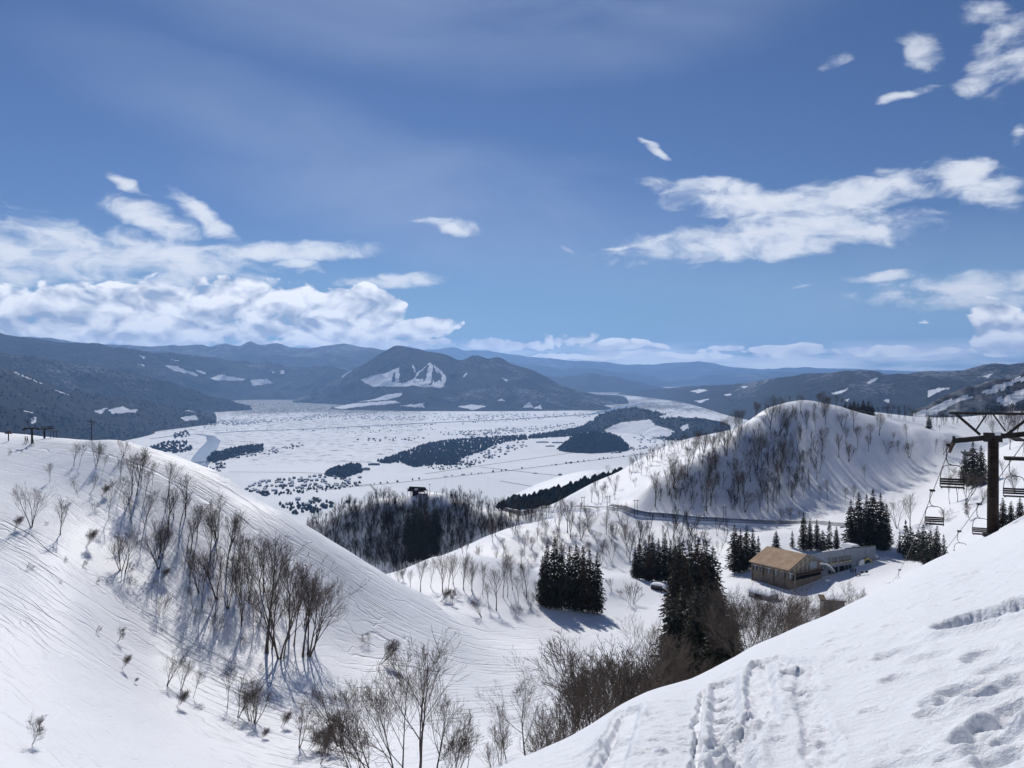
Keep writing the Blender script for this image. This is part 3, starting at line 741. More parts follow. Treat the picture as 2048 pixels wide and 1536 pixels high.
def strip(pts, width, z=0.0):
    """ribbon along points of the valley floor: verts, quads"""
    p = np.array([(q[0], q[1]) for q in pts]); t = np.gradient(p, axis=0); t /= np.linalg.norm(t, axis=1)[:, None] + 1e-9
    n = np.stack([-t[:, 1], t[:, 0]], -1) * width / 2
    L = np.c_[p + n, np.full(len(p), ZV + z)]; R = np.c_[p - n, np.full(len(p), ZV + z)]
    v = np.stack([R, L], 1).reshape(-1, 3)
    i = np.arange(len(p) - 1)[:, None] * 2
    return v, np.concatenate([i, i + 1, i + 3, i + 2], 1)[:, ::-1].copy()
def dense(pts, step=4.0):
    out = []
    for (a, b), (c, d) in zip(pts[:-1], pts[1:]):
        n = max(2, int(math.hypot(c - a, d - b) / step))
        out += [(a + (c - a) * i / n, b + (d - b) * i / n) for i in range(n)]
    return out + [pts[-1]]

ROADS = [([(716, 973), (800, 965), (1003, 943), (1100, 931), (1283, 909), (1400, 893)], 7), ([(458, 944), (600, 945), (700, 950)], 6), ([(600, 921), (700, 923), (760, 926)], 6),
         ([(959, 934), (1112, 951), (1198, 957)], 6), ([(600, 977), (660, 979), (740, 968), (751, 982)], 7), ([(1000, 962), (1100, 979), (1200, 990)], 6), ([(430, 945), (445, 930), (438, 925), (460, 915)], 8), ([(850, 948), (1000, 926), (1150, 905)], 6), ([(300, 905), (380, 935)], 6)]
def build_valley():
    us = np.arange(-900, 2900, 11.0)
    vv = np.concatenate([np.arange(1180, 1000, -12.0), np.arange(1000, 757, -2.2), [755, 752, 749.5, 748]])
    U, V = np.meshgrid(us, vv)
    Y = vy(V); X = (U - U0) / F * Y
    me = new_mesh('valley_ground', np.stack([X, Y, np.full_like(X, ZV)], -1).reshape(-1, 3), grid_faces(*U.shape), [M_VALLEY])
    scr = 0.18 * sstep(890, 845, V) + 0.55 * sstep(835, 812, V) * (0.5 + fbm(U / 60, V / 6, 3, 3)) - 0.3 * sstep(880, 1000, V)
    for (a, b, c, d, w) in ((330, 860, 880, 930, .5), (300, 845, 480, 875, .4), (1040, 1290, 855, 870, .3), (480, 760, 790, 822, .5), (1180, 2000, 770, 830, .35)):
        scr = scr + w * sstep(a - 30, a + 20, U) * sstep(b + 30 if b > a else c, b - 20, U) * sstep(c - 8, c + 4, V) * sstep(d + 8, d - 4, V) if b > a and d > c else scr
    attr(me, 'scrub', np.clip(scr, -0.3, 1).ravel())
    link('valley_ground', me, kind='structure')
    # river bends
    mw = plain('river_water', (0.10, 0.13, 0.15), 0.12, 0, 0.1, 0.01, 0.5)
    riv = [(300, 878), (345, 872), (392, 868), (420, 872), (428, 882), (418, 896), (408, 910), (402, 922), (385, 945), (360, 975)]
    w = [20, 24, 34, 60, 95, 110, 115, 110, 100, 100]
    pts = []; ww = []
    for i in range(len(riv) - 1):
        for k in range(6):
            f = k / 6; pts.append(vpt(riv[i][0] + f * (riv[i + 1][0] - riv[i][0]), riv[i][1] + f * (riv[i + 1][1] - riv[i][1]))); ww.append(w[i] + f * (w[i + 1] - w[i]))
    v, f = strip(pts, 1.0)
    p = np.array(pts)[:, :2]; c = np.repeat(p, 2, 0); v[:, :2] = c + (v[:, :2] - c) * np.repeat(np.array(ww), 2)[:, None]; v[:, 2] = ZV + 0.5
    link('river', new_mesh('river', v, f, [mw]), kind='structure')
    lev = [(430, 866), (500, 862), (600, 859), (720, 853), (839, 847), (1000, 840), (1100, 834), (1181, 829), (1240, 815), (1290, 806)]
    v, f = strip([vpt(*q) for q in dense(lev)], 75.0, 0.6)
    link('river', new_mesh('river_upper', v, f, [mw]), kind='structure')
    mr = plain('wet_road', (0.07, 0.072, 0.08), 0.6, 0, 0.3, 0.02)
    for pts, wd in ROADS:
        v, f = strip([vpt(*q) for q in dense(pts)], wd * 1.6, 0.8)
        link('road', new_mesh('road', v, f, [mr]), kind='structure')
HAZE_DENSITY = 2.7e-5
def build_haze():
    m = bpy.data.materials.new('haze'); m.use_nodes = True
    t = m.node_tree; t.nodes.clear(); g = NT(t)
    out = g.n('ShaderNodeOutputMaterial'); pv = g.n('ShaderNodeVolumePrincipled')
    pv.inputs['Color'].default_value = c4(0.31, 0.56, 1.0)
    pv.inputs['Density'].default_value = HAZE_DENSITY
    pv.inputs['Anisotropy'].default_value = 0.35
    t.links.new(pv.outputs[0], out.inputs['Volume'])
    m.cycles.homogeneous_volume = True
    x, y0, y1, z0, z1 = 42000.0, -3000.0, 48800.0, ZV - 60.0, 1420.0
    v = [(sx * x, y, z) for z in (z0, z1) for y in (y0, y1) for sx in (-1, 1)]
    f = [(0, 2, 3, 1), (4, 5, 7, 6), (0, 1, 5, 4), (2, 6, 7, 3), (0, 4, 6, 2), (1, 3, 7, 5)]
    link('haze', new_mesh('haze', v, f, [m], smooth=False), kind='stuff')

# ------------------------------------------------------------------ trees
M_BARK = plain('bark', (0.085, 0.070, 0.060), 0.85, 0, 0.4, 2.0, 0.1)
M_TWIG = plain('twigs', (0.125, 0.100, 0.083), 0.85, 0, 0.3, 1.0, 0.1)
def _needles(g, sh):
    co = g.n('ShaderNodeTexCoord').outputs['Object']
    oi = g.n('ShaderNodeObjectInfo')
    f = g.noise(co, 0.8, 4, 0.6)
    green = g.mix(g.step(f, 0.3, 0.7), c4(0.014, 0.020, 0.013), c4(0.042, 0.050, 0.030))
    brown = g.mix(g.step(f, 0.3, 0.7), c4(0.030, 0.019, 0.012), c4(0.080, 0.046, 0.028))
    k = g.m('ADD', g.m('MULTIPLY', g.step(oi.outputs['Random'], 0.55, 1.0), 0.6), g.m('MULTIPLY', g.step(g.noise(co, 0.22, 3, 0.5), 0.5, 0.75), 0.5))
    g.put(sh.inputs['Base Color'], g.mix(k, green, brown))
    sh.inputs['Roughness'].default_value = 0.6
    sh.inputs['Specular IOR Level'].default_value = 0.3
M_NEEDLE = mat('cedar_needles', _needles)

class TubeMesh:
    def __init__(s): s.v = []; s.f = []; s.n = 0
    def add(s, pts, rad, k=3, cap=False):
        pts = np.asarray(pts, float)
        t = np.gradient(pts, axis=0); t /= np.linalg.norm(t, axis=1)[:, None] + 1e-9
        ref = np.array([0.31, 0.95, 0.02]) if abs(t[0, 2]) > 0.6 else np.array([0.05, 0.1, 1.0])
        a = np.cross(t, ref); a /= np.linalg.norm(a, axis=1)[:, None] + 1e-9
        b = np.cross(t, a)
        ang = np.arange(k) / k * 2 * math.pi
        r = np.asarray(rad, float)[:, None, None]
        ring = pts[:, None] + r * (np.cos(ang)[None, :, None] * a[:, None] + np.sin(ang)[None, :, None] * b[:, None])
        m = len(pts)
        i = np.arange(m - 1)[:, None] * k; j = np.arange(k)[None]
        q = np.stack([i + j, i + (j + 1) % k, i + k + (j + 1) % k, i + k + j], -1).reshape(-1, 4) + s.n
        s.v.append(ring.reshape(-1, 3)); s.f.append(q); s.n += m * k
        if cap:   # closed ends with quads folded on themselves are avoided: a fan of thin quads
            for e, c in ((0, pts[0]), (m - 1, pts[-1])):
                s.v.append(c[None]); idx = s.n; s.n += 1
                base = s.n - 1 - m * k - (0 if e == 0 else 1) + e * k
                for jj in range(0, k, 1):
                    s.f.append(np.array([[base + jj, base + (jj + 1) % k, idx, idx]]))
    def mesh(s, name, mats):
        f = np.concatenate(s.f)
        deg = f[:, 2] == f[:, 3]
        v = np.concatenate(s.v)
        if deg.any():
            return new_mesh(name, v, [tuple(q) if not d else tuple(q[:3]) for q, d in zip(f.tolist(), deg)], mats)
        return new_mesh(name, v, f, mats)

def _perp(d, rs):
    a = rs.normal(size=3); a -= d * a.dot(d); return a / (np.linalg.norm(a) + 1e-9)
def bare_tree(seed, H=10.0, stems=1, fork=0.38, limbs=6, spread=0.45, subs=(6, 5, 4), lean=0.0, bend=0.0, rmin=0.016, up=0.25, r0=None, tw=1.0):
    """leafless broadleaf tree; returns trunk mesh and crown mesh"""
    rs = np.random.RandomState(seed)
    T, C = TubeMesh(), TubeMesh()
    def path(p, d, L, n, wob, upw):
        pts = [p.copy()]; st = L / n
        for i in range(n):
            d = d + rs.normal(size=3) * wob + np.array([0, 0, upw]) / n
            d = d / np.linalg.norm(d); p = p + d * st; pts.append(p.copy())
        return np.array(pts), d
    def sub(pts, rad, L, lev):
        if lev > len(subs): return
        n = subs[lev - 1]; n = max(1, int(round(n * (0.8 + 0.4 * rs.rand()))))
        for i in range(n):
            f = 0.18 + 0.80 * (i + rs.rand()) / n if lev > 1 else 0.12 + 0.86 * (i + rs.rand() * .7) / n
            k = min(len(pts) - 2, int(f * (len(pts) - 1))); w = f * (len(pts) - 1) - k
            p = pts[k] * (1 - w) + pts[k + 1] * w
            d = pts[k + 1] - pts[k]; d /= np.linalg.norm(d)
            dd = d * (1 - 0.25 * lev * .3) + _perp(d, rs) * (0.50 + 0.35 * rs.rand())
            dd[2] += 0.12; dd /= np.linalg.norm(dd)
            l2 = L * (0.62 - 0.30 * f) * (0.75 + 0.5 * rs.rand()) * (1.0 if lev < 3 else 0.9) * tw
            r2 = max(rmin, np.interp(f, np.linspace(0, 1, len(rad)), rad) * 0.55)
            q, _ = path(p, dd, l2, 3, 0.10, up)
            rr = np.linspace(r2, max(rmin * 0.7, r2 * 0.35), 4)
            C.add(q, rr, 3)
            sub(q, rr, l2, lev + 1)
    R0 = r0 or H * 0.016
    for s_ in range(stems):
        a = rs.rand() * 6.28; off = 0 if stems == 1 else 0.25 + 0.25 * rs.rand()
        d = np.array([math.cos(a) * off * 0.8 + lean, math.sin(a) * off * 0.8, 1.0])
        p0 = np.array([math.cos(a) * off * 0.3, math.sin(a) * off * 0.3, -0.3])
        if bend: d = d + np.array([bend, 0, -0.45 * abs(bend)])
        d /= np.linalg.norm(d)
        hs = H * (1 if s_ == 0 else 0.72 + 0.25 * rs.rand())
        Lt = hs * 0.93
        pts, dl = path(p0, d, Lt, 9, 0.055, 0.25 + (1.3 * abs(bend)))
        R = R0 / (1 if stems == 1 else 1.35)
        rad = R * (1 - np.linspace(0, 1, 10) ** 0.9 * 0.9) ; rad[0] *= 1.35
        T.add(pts, rad, 6)
        for i in range(limbs):
            f = fork + (0.95 - fork) * (i + rs.rand() * 0.8) / limbs
            k = min(8, int(f * 9)); w = f * 9 - k
            p = pts[k] * (1 - w) + pts[k + 1] * w
            dt = pts[k + 1] - pts[k]; dt /= np.linalg.norm(dt)
            dd = dt + _perp(dt, rs) * (spread * (1.2 - 0.5 * f) * (0.7 + 0.6 * rs.rand())); dd /= np.linalg.norm(dd)
            L = hs * (1.0 - f) * (0.62 + 0.38 * rs.rand()) + 0.08 * hs
            r = max(rmin, np.interp(f, np.linspace(0, 1, 10), rad) * 0.62)
            q, _ = path(p, dd, L, 5, 0.07, up * 1.2)
            rr = np.linspace(r, max(rmin, r * 0.25), 6)
            T.add(q, rr, 4)
            sub(q, rr, L, 1)
        sub(pts[4:], rad[4:], hs * 0.6, 1)
    return T.mesh('trunk', [M_BARK]), C.mesh('crown', [M_TWIG])

def cedar(seed, H=20.0, R=2.7, whorls=36, per=8, leaf=0.62, low=0.05, shape=1.15):
    """tall narrow evergreen: drooping sprays of needles made of many small faces"""
    rs = np.random.RandomState(seed)
    T = TubeMesh()
    T.add([(0, 0, -0.5), (0.05, 0, H * .3), (0, .05, H * .65), (0, 0, H * .97)], [H * .016, H * .013, H * .008, 0.03], 6)
    V = []; n = 0
    for w in range(whorls):
        f = (w + rs.rand() * 0.7) / whorls
        z = H * (low + (1 - low) * f)
        rad = R * (1 - f ** shape) ** 0.85 * (0.72 + 0.5 * rs.rand()) + 0.12
        if f < 0.12: rad *= 0.6 + 3.3 * f
        m = max(3, int(per * (0.45 + 0.75 * (1 - f))))
        a0 = rs.rand() * 6.28
        for b in range(m):
            a = a0 + b / m * 6.283 + rs.normal() * 0.22
            rb = rad * (0.6 + 0.55 * rs.rand())
            k = max(2, int(rb / (leaf * 0.62)))
            for j in range(k):
                q = (j + 0.6 + 0.5 * rs.rand()) / k
                c = np.array([math.cos(a) * rb * q, math.sin(a) * rb * q, z - 0.30 * rb * q ** 1.6 + rs.normal() * 0.14])
                c[:2] += rs.normal(size=2) * 0.12 * leaf
                for rep in range(2):
                    d = np.array([math.cos(a), math.sin(a), -0.55]) + rs.normal(size=3) * 0.45; d /= np.linalg.norm(d)
                    e = np.cross(d, rs.normal(size=3)); e /= np.linalg.norm(e) + 1e-9
                    l = leaf * (0.6 + 0.6 * rs.rand()) * (1 if f < .85 else .7); wd = l * (0.34 + 0.2 * rs.rand())
                    V += [c - d * l * .55, c + e * wd * .8 + d * l * .05, c + d * l * .75, c - e * wd * .8 - d * l * .05]
    for j in range(6):
        c = np.array([0, 0, H * (0.95 + 0.012 * j)])
        d = np.array([rs.normal() * .25, rs.normal() * .25, 1.0]); d /= np.linalg.norm(d)
        e = np.cross(d, rs.normal(size=3)); e /= np.linalg.norm(e)
        V += [c - d * .4, c + e * .14, c + d * .5, c - e * .14]
    V = np.array(V); fc = np.arange(len(V)).reshape(-1, 4)
    return T.mesh('trunk', [M_BARK]), new_mesh('crown', V, fc, [M_NEEDLE], smooth=False)

TREES = {}
def make_protos():
    T = TREES
    T['beech'] = [(10.0, bare_tree(101 + i, 10, 1, 0.20 + 0.05 * (i % 3), 9, 0.44 + 0.05 * (i % 2), (5, 4, 4), rmin=0.010)) for i in range(4)]
    T['multi'] = [(10.0, bare_tree(131 + i, 10, 3 + i % 2, 0.20, 5, 0.40, (5, 4, 3), rmin=0.010)) for i in range(3)]
    T['slim'] = [(10.0, bare_tree(151 + i, 10, 1, 0.24, 9, 0.32, (4, 4, 3), rmin=0.012, r0=0.10)) for i in range(3)]
    T['bent'] = [(10.0, bare_tree(171 + i, 10, 1, 0.36, 6, 0.42, (5, 4, 3), bend=0.9, rmin=0.011)) for i in range(2)]
    T['lean'] = [(6.0, bare_tree(181 + i, 6, 2 + i, 0.16, 6, 0.30, (5, 5, 3), lean=0.75, rmin=0.014, r0=0.075)) for i in range(2)]
    T['bush'] = [(2.4, bare_tree(191 + i, 2.4, 5, 0.10, 4, 0.62, (3, 2), rmin=0.008, r0=0.026, tw=1.1)) for i in range(3)]
    T['hero'] = [(9.0, bare_tree(211 + i, 9, 1 + i % 2, 0.18, 7, 0.78, (6, 5, 4), rmin=0.008, r0=0.115, up=0.30, tw=1.1)) for i in range(3)]
    T['brush'] = [(6.0, bare_tree(231 + i, 6, 5, 0.18, 5, 0.42, (4, 4, 2), rmin=0.011, r0=0.05)) for i in range(3)]
    T['lite'] = [(10.0, bare_tree(261 + i, 10, 1 + i % 2, 0.24, 5 - i % 2, 0.36, (4,), rmin=0.045, r0=0.14, tw=1.2)) for i in range(4)]
    T['cedar'] = [(20.0, cedar(301 + i, 20, 2.7 + 0.3 * (i % 3), 46, 10, shape=1.7)) for i in range(4)]
    T['round'] = [(9.0, cedar(321, 9, 2.4, 22, 10, 0.5, 0.03, 1.9))]
    T['fir'] = [(10.0, cedar(331, 10, 1.9, 20, 8, 0.55, 0.06, 0.9))]
    T['big_cedar'] = [(24.0, cedar(341 + i, 24, 4.2, 58, 13, 0.66, 0.03, 1.6)) for i in range(3)]
_used = set()
_rr = random.Random(77)
def plant(name, kind, x, y, h, label, cat, group, tilt=0.0, tilt_y=0.0, rz=None, var=None, z=None, sx=1.0):
    """one tree: an empty at its foot with trunk and crown under it"""
    lst = TREES[kind]
    i = _rr.randrange(len(lst)) if var is None else var % len(lst)
    H, (tm, cm) = lst[i]
    o = bpy.data.objects.new(name, None)
    o.empty_display_size = 0.5
    COL.objects.link(o)
    o.location = (x, y, (gz(x, y) if z is None else z) - 0.1)
    s = h / H
    o.scale = (s * sx, s * sx, s)
    if rz is None: rz = _rr.random() * 6.283
    o.rotation_euler = (Euler((0, 0, rz)).to_matrix().to_4x4() if not (tilt or tilt_y) else
                        (Matrix.Rotation(tilt, 4, 'Y') @ Matrix.Rotation(tilt_y, 4, 'X') @ Matrix.Rotation(rz, 4, 'Z'))).to_euler()
    o['label'] = label; o['category'] = cat; o['group'] = group
    link('trunk', tm, o); link('crown', cm, o)
    return o
def plant_px(name, kind, u, vb, vt, label, cat, group, ymin=20.0, **k):
    Y = float(hits([u], [vb], ymin)[0])
    if not Y == Y: return None
    x = (u - U0) / F * Y
    return plant(name, kind, x, Y, max(0.6, (vb - vt) / F * Y), label, cat, group, **k)
def scatter_px(n, poly, seed, gap=9.0, dens=None):
    """n ground points under an area of the photo, kept apart"""
    rs = random.Random(seed)
    us = [p[0] for p in poly]; vs = [p[1] for p in poly]
    out = []; tries = 0
    while len(out) < n and tries < n * 60:
        tries += 1
        u = rs.uniform(min(us), max(us)); v = rs.uniform(min(vs), max(vs))
        if not in_poly(np.array([u]), np.array([v]), poly)[0]: continue
        if dens and rs.random() > dens(u, v): continue
        if any(abs(u - a) < gap and abs(v - b) < gap * 0.6 for a, b in out): continue
        out.append((u, v))
    return out

# ------------------------------------------------------------------ building helpers
def cm(lst):
    """verts/faces lists -> joined"""
    V, Fc = [], []
    for v, f in lst:
        n = len(V); V += [tuple(p) for p in v]; Fc += [tuple(i + n for i in q) for q in f]
    return V, Fc
def box(x0, x1, y0, y1, z0, z1):
    v = [(x, y, z) for z in (z0, z1) for y in (y0, y1) for x in (x0, x1)]
    return v, [(0, 2, 3, 1), (4, 5, 7, 6), (0, 1, 5, 4), (2, 6, 7, 3), (0, 4, 6, 2), (1, 3, 7, 5)]
def beam(a, b, w, h=None):
    """square bar from a to b"""
    a, b = Vector(a), Vector(b); h = h or w
    t = (b - a).normalized(); r = t.cross(Vector((0, 0, 1)))
    if r.length < 1e-3: r = Vector((1, 0, 0))
    r.normalize(); u = r.cross(t).normalized()
    v = [p + r * sx * w / 2 + u * sz * h / 2 for p in (a, b) for sz in (-1, 1) for sx in (-1, 1)]
    return [tuple(p) for p in v], [(0, 1, 3, 2), (4, 6, 7, 5), (0, 4, 5, 1), (2, 3, 7, 6), (0, 2, 6, 4), (1, 5, 7, 3)]
def tube(pts, r, k=6):
    pts = np.asarray(pts, float); rad = np.full(len(pts), r) if np.isscalar(r) else np.asarray(r, float)
    t = np.gradient(pts, axis=0); t /= np.linalg.norm(t, axis=1)[:, None] + 1e-9
    ref = np.array([0.0, 1.0, 0.0]) if abs(t[:, 1]).max() < 0.9 else np.array([1.0, 0, 0.0])
    a = np.cross(t, ref); a /= np.linalg.norm(a, axis=1)[:, None] + 1e-9; b = np.cross(t, a)
    v = []
    for i in range(len(pts)):
        for j in range(k):
            w = 2 * math.pi * j / k; v.append(tuple(pts[i] + rad[i] * (math.cos(w) * a[i] + math.sin(w) * b[i])))
    f = [(i * k + j, i * k + (j + 1) % k, (i + 1) * k + (j + 1) % k, (i + 1) * k + j) for i in range(len(pts) - 1) for j in range(k)]
    f += [tuple(range(k))[::-1], tuple((len(pts) - 1) * k + j for j in range(k))]
    return v, f
def prism(poly, y0, y1):
    """polygon in x,z pulled along y"""
    n = len(poly)
    v = [(x, y0, z) for x, z in poly] + [(x, y1, z) for x, z in poly]
    return v, [tuple(range(n))[::-1], tuple(range(n, 2 * n))] + [(i, (i + 1) % n, n + (i + 1) % n, n + i) for i in range(n)]
def thing(name, label, cat, loc, rz=0.0, group=None):
    o = bpy.data.objects.new(name, None); o.empty_display_size = 0.5; COL.objects.link(o)
    o.location = loc; o.rotation_euler = (0, 0, rz); o['label'] = label; o['category'] = cat
    if group: o['group'] = group
    return o
def part(name, shapes, m, parent, smooth=False, **k):
    v, f = cm(shapes if isinstance(shapes, list) else [shapes])
    return link(name, new_mesh(name, v, f, [m], smooth), parent, **k)
def copy_thing(src, loc, rz=None, scale=None, label=None, group=None):
    r = src.copy(); COL.objects.link(r); r.location = loc
    if rz is not None: r.rotation_euler = (0, 0, rz)
    if scale: r.scale = (scale,) * 3
    if label: r['label'] = label
    if group: r['group'] = group
    for ch in list(src.children):
        c = ch.copy(); COL.objects.link(c); c.parent = r
        for gch in list(ch.children):
            q = gch.copy(); COL.objects.link(q); q.parent = c
    return r

def make_mats():
    global M_STEEL, M_RUST, M_ROOF, M_WOOD, M_DARK, M_WALL, M_PANEL, M_GLASS, M_SNOWCAP, M_WHITE, M_YEL, M_RED, M_CLOTH, M_CLOTHB, M_CONC, M_SKIN, M_TIMBER, M_CREAM, M_ROPE
    M_STEEL = plain('painted_steel', (0.026, 0.023, 0.022), 0.7, 0.0, 0.4, 4.0, 0.2)
    M_RUST = plain('weathered_steel', (0.036, 0.025, 0.021), 0.8, 0.0, 0.5, 3.0, 0.15)
    M_ROPE = plain('wire_rope', (0.06, 0.06, 0.065), 0.5, 0.5, 0.2, 4.0)
    M_WOOD = plain('brown_boards', (0.085, 0.060, 0.042), 0.8, 0, 0.35, 1.2)
    M_TIMBER = plain('grey_timber', (0.15, 0.125, 0.10), 0.8, 0, 0.35, 1.0)
    M_DARK = plain('dark_gap', (0.012, 0.012, 0.014), 0.95, 0, 0.2, 1.0, 0.03)
    M_WALL = plain('grey_boards', (0.20, 0.20, 0.185), 0.8, 0, 0.25, 0.8)
    M_PANEL = plain('slate_panels', (0.185, 0.215, 0.27), 0.5, 0.1, 0.15, 0.5)
    M_GLASS = plain('window_glass', (0.03, 0.04, 0.05), 0.08, 0, 0.2, 0.5, 0.6)
    M_SNOWCAP = plain('snow_cap', (0.84, 0.86, 0.89), 0.7, 0, 0.03, 0.6)
    M_WHITE = plain('white_paint', (0.70, 0.72, 0.73), 0.5, 0, 0.06, 1.0)
    M_YEL = plain('faded_yellow', (0.48, 0.40, 0.16), 0.6, 0, 0.15, 1.0)
    M_RED = plain('red_banner', (0.35, 0.07, 0.06), 0.6, 0, 0.2, 1.0)
    M_CLOTH = plain('dark_ski_wear', (0.020, 0.022, 0.030), 0.8, 0, 0.3, 3.0)
    M_CLOTHB = plain('maroon_ski_wear', (0.06, 0.022, 0.028), 0.8, 0, 0.3, 3.0)
    M_CONC = plain('concrete', (0.20, 0.195, 0.19), 0.85, 0, 0.3, 0.6)
    M_SKIN = plain('skin', (0.45, 0.28, 0.20), 0.6, 0, 0.1, 3.0)
    M_CREAM = plain('cream_wall', (0.42, 0.38, 0.31), 0.8, 0, 0.12, 0.5)
    def roof(g, sh):
        co = g.n('ShaderNodeTexCoord').outputs['Object']
        n = g.noise(co, 0.35, 5, 0.6); n2 = g.noise(co, 5.0, 4, 0.6)
        a = g.mix(g.step(n, 0.3, 0.72), c4(0.38, 0.25, 0.155), c4(0.50, 0.36, 0.235))
        g.put(sh.inputs['Base Color'], g.mix(g.m('MULTIPLY', g.step(n2, 0.5, 0.75), 0.35), a, c4(0.36, 0.24, 0.15)))
        sh.inputs['Roughness'].default_value = 0.75
        sh.inputs['Specular IOR Level'].default_value = 0.15
    M_ROOF = mat('tan_metal_roof', roof)

# ------------------------------------------------------------------ lodge and annex
def build_lodge():
    Yc = 288.0
    eave_u, eave_v = 1574, 1139
    ax, bx = Vector((9.1, -13.0)).normalized(), Vector((13.0, 9.1)).normalized()   # along the ridge towards us, across towards the right
    rz = math.atan2(ax.y, ax.x)        # local x = along the ridge
    gx, gy = 95.4, 290.0
    z_e = P(1574, 1139, 278)[2]        # eave height
    g0 = gz(gx, gy)
    zb = min(g0, z_e - 5.2)
    L = thing('lodge', 'big square ski lodge with a tan metal roof and shaded front gable', 'lodge', (gx, gy, zb), rz)
    he = z_e - zb; hr = he + 3.9
    A, B = 8.3, 9.9                     # half length along the ridge, half width
    part('wall', [box(-A + .9, A - .9, -B + .7, B - .7, -1.0, he - 0.35), prism([(-B + .7, he - .35), (B - .7, he - .35), (0, hr - .62)], -A + .9, A - .9)][:1], M_TIMBER, L)
    # gable triangle walls (local x is the ridge): built in y,z and pulled in x
    tri = [(A - .9 - .25, y, z) for y, z in ((-B + .7, he - .36), (B - .7, he - .36), (0, hr - .55))] + [(A - .9, y, z) for y, z in ((-B + .7, he - .36), (B - .7, he - .36), (0, hr - .55))]
    part('gable', (tri, [(0, 2, 1), (3, 4, 5), (0, 1, 4, 3), (1, 2, 5, 4), (2, 0, 3, 5)]), M_WALL, L)
    def slope(s):
        p = [(-A, 0, hr), (A, 0, hr), (A, s * B, he - .15), (-A, s * B, he - .15)]
        q = [(x, y, z - 0.28) for x, y, z in p]
        return p + q, [(0, 1, 2, 3), (7, 6, 5, 4), (0, 4, 5, 1), (1, 5, 6, 2), (2, 6, 7, 3), (3, 7, 4, 0)]
    r1 = part('roof', slope(-1), M_ROOF, L, label='tan sunlit roof slope')
    # standing seams of the sheet roof: thin raised lines every 1.2 m
    seams = []
    for i in range(15):
        x = -A + 0.6 + i * 1.3
        seams.append(beam((x, -0.05, hr + .03), (x, -B + .05, he - .10), 0.05, 0.05))
    part('seams', seams, M_ROOF, r1, kind='stuff')
    part('roof', slope(1), M_SNOWCAP, L, label='snow covered rear roof slope')
    for s in (-1, 1):
        part('bargeboard', beam((A + .06, 0, hr - .1), (A + .06, s * B, he - .28), 0.10, 0.42), M_TIMBER, L)
    # vertical boards on the gable
    for i in range(15):
        y = -B + 1.5 + i * (2 * B - 3.0) / 14
        top = hr - .75 - abs(y) / B * 3.9
        if top > he - 2.3:
            part('board', box(A - .9, A - .83, y - .42, y + .42, he - 2.4, top), [M_WALL, M_TIMBER][i % 2], L)
    part('gable_window', box(A - .86, A - .76, 2.2, 6.4, he - 1.7, he + 0.7), M_PANEL, L, label='pale blue gable window')
    part('dark_opening', box(A - .9, A - .78, -B + 2.5, B - 1.4, he - 4.3, he - 2.6), M_DARK, L)
    part('balcony', box(A - .85, A + .6, -B + 3, B - 1.0, he - 2.6, he - 2.35), M_WOOD, L)
    for i in range(8):
        y = -B + 3.1 + i * (2 * B - 4.2) / 7
        part('railing_post', box(A + .48, A + .58, y - .05, y + .05, he - 2.35, he - 1.35), M_WOOD, L)
    part('railing', box(A + .46, A + .6, -B + 3, B - 1.0, he - 1.35, he - 1.22), M_WOOD, L)
    # porch side under the tan eave: posts and windows
    for i in range(5):
        x = -A + 1.0 + i * 4.4
        part('porch_post', box(x - .16, x + .16, -B + .2, -B + .52, -1.0, he - .5), M_TIMBER, L)
    for i in range(6):
        x = -A + 2.2 + i * 2.9
        w = part('window', box(x - .85, x + .85, -B + .60, -B + .72, he - 3.1, he - 1.3), M_GLASS, L)
        part('frame', [box(x - .98, x + .98, -B + .56, -B + .66, he - 1.3, he - 1.18), box(x - .05, x + .05, -B + .54, -B + .64, he - 3.1, he - 1.3)], M_WHITE, w)
    part('base_wall', box(-A + 1.2, A - 1.5, -B + .2, B - 2, -4.0, -0.2), M_CONC, L)
    # low store with a domed snow roof in front of the porch
    x, y, Y0 = P(1527, 1165, 268)[0], 268.0, 0
    S = thing('store_shed', 'low dark store with a domed snow load in front of the lodge porch', 'shed', (x, y, gz(x, y) - .3), rz)
    part('wall', box(-3.8, 3.8, -2.6, 2.6, -1.5, 2.1), M_CONC, S)
    part('door', box(-1.4, 1.4, -2.7, -2.6, -1.0, 1.7), M_DARK, S)
    dome = []
    for i in range(9):
        w = i / 8 * math.pi
        dome.append((3.0 * math.cos(w), 2.1 + 1.5 * math.sin(w)))
    v, f = prism(dome, -3.9, 3.9); v = [(b, a, z) for a, b, z in v]
    part('snow_roof', (v, [q[::-1] for q in f]), M_SNOWCAP, S, smooth=False)
    # annex
    p0, p1 = P(1645, 1140, 291), P(1752, 1124, 305)
    dx, dy = p1[0] - p0[0], p1[1] - p0[1]; ln = math.hypot(dx, dy)
    zb = min(gz(p0[0], p0[1]), gz(p1[0], p1[1])) - 0.3
    X = thing('annex_hall', 'long slate blue hall with stepped roof edge beside the tan lodge', 'hall', (p0[0], p0[1], zb), math.atan2(dy, dx))
    zt = [P(1645, 1104, 291)[2] - zb, P(1700, 1098, 297)[2] - zb, P(1752, 1092, 305)[2] - zb]
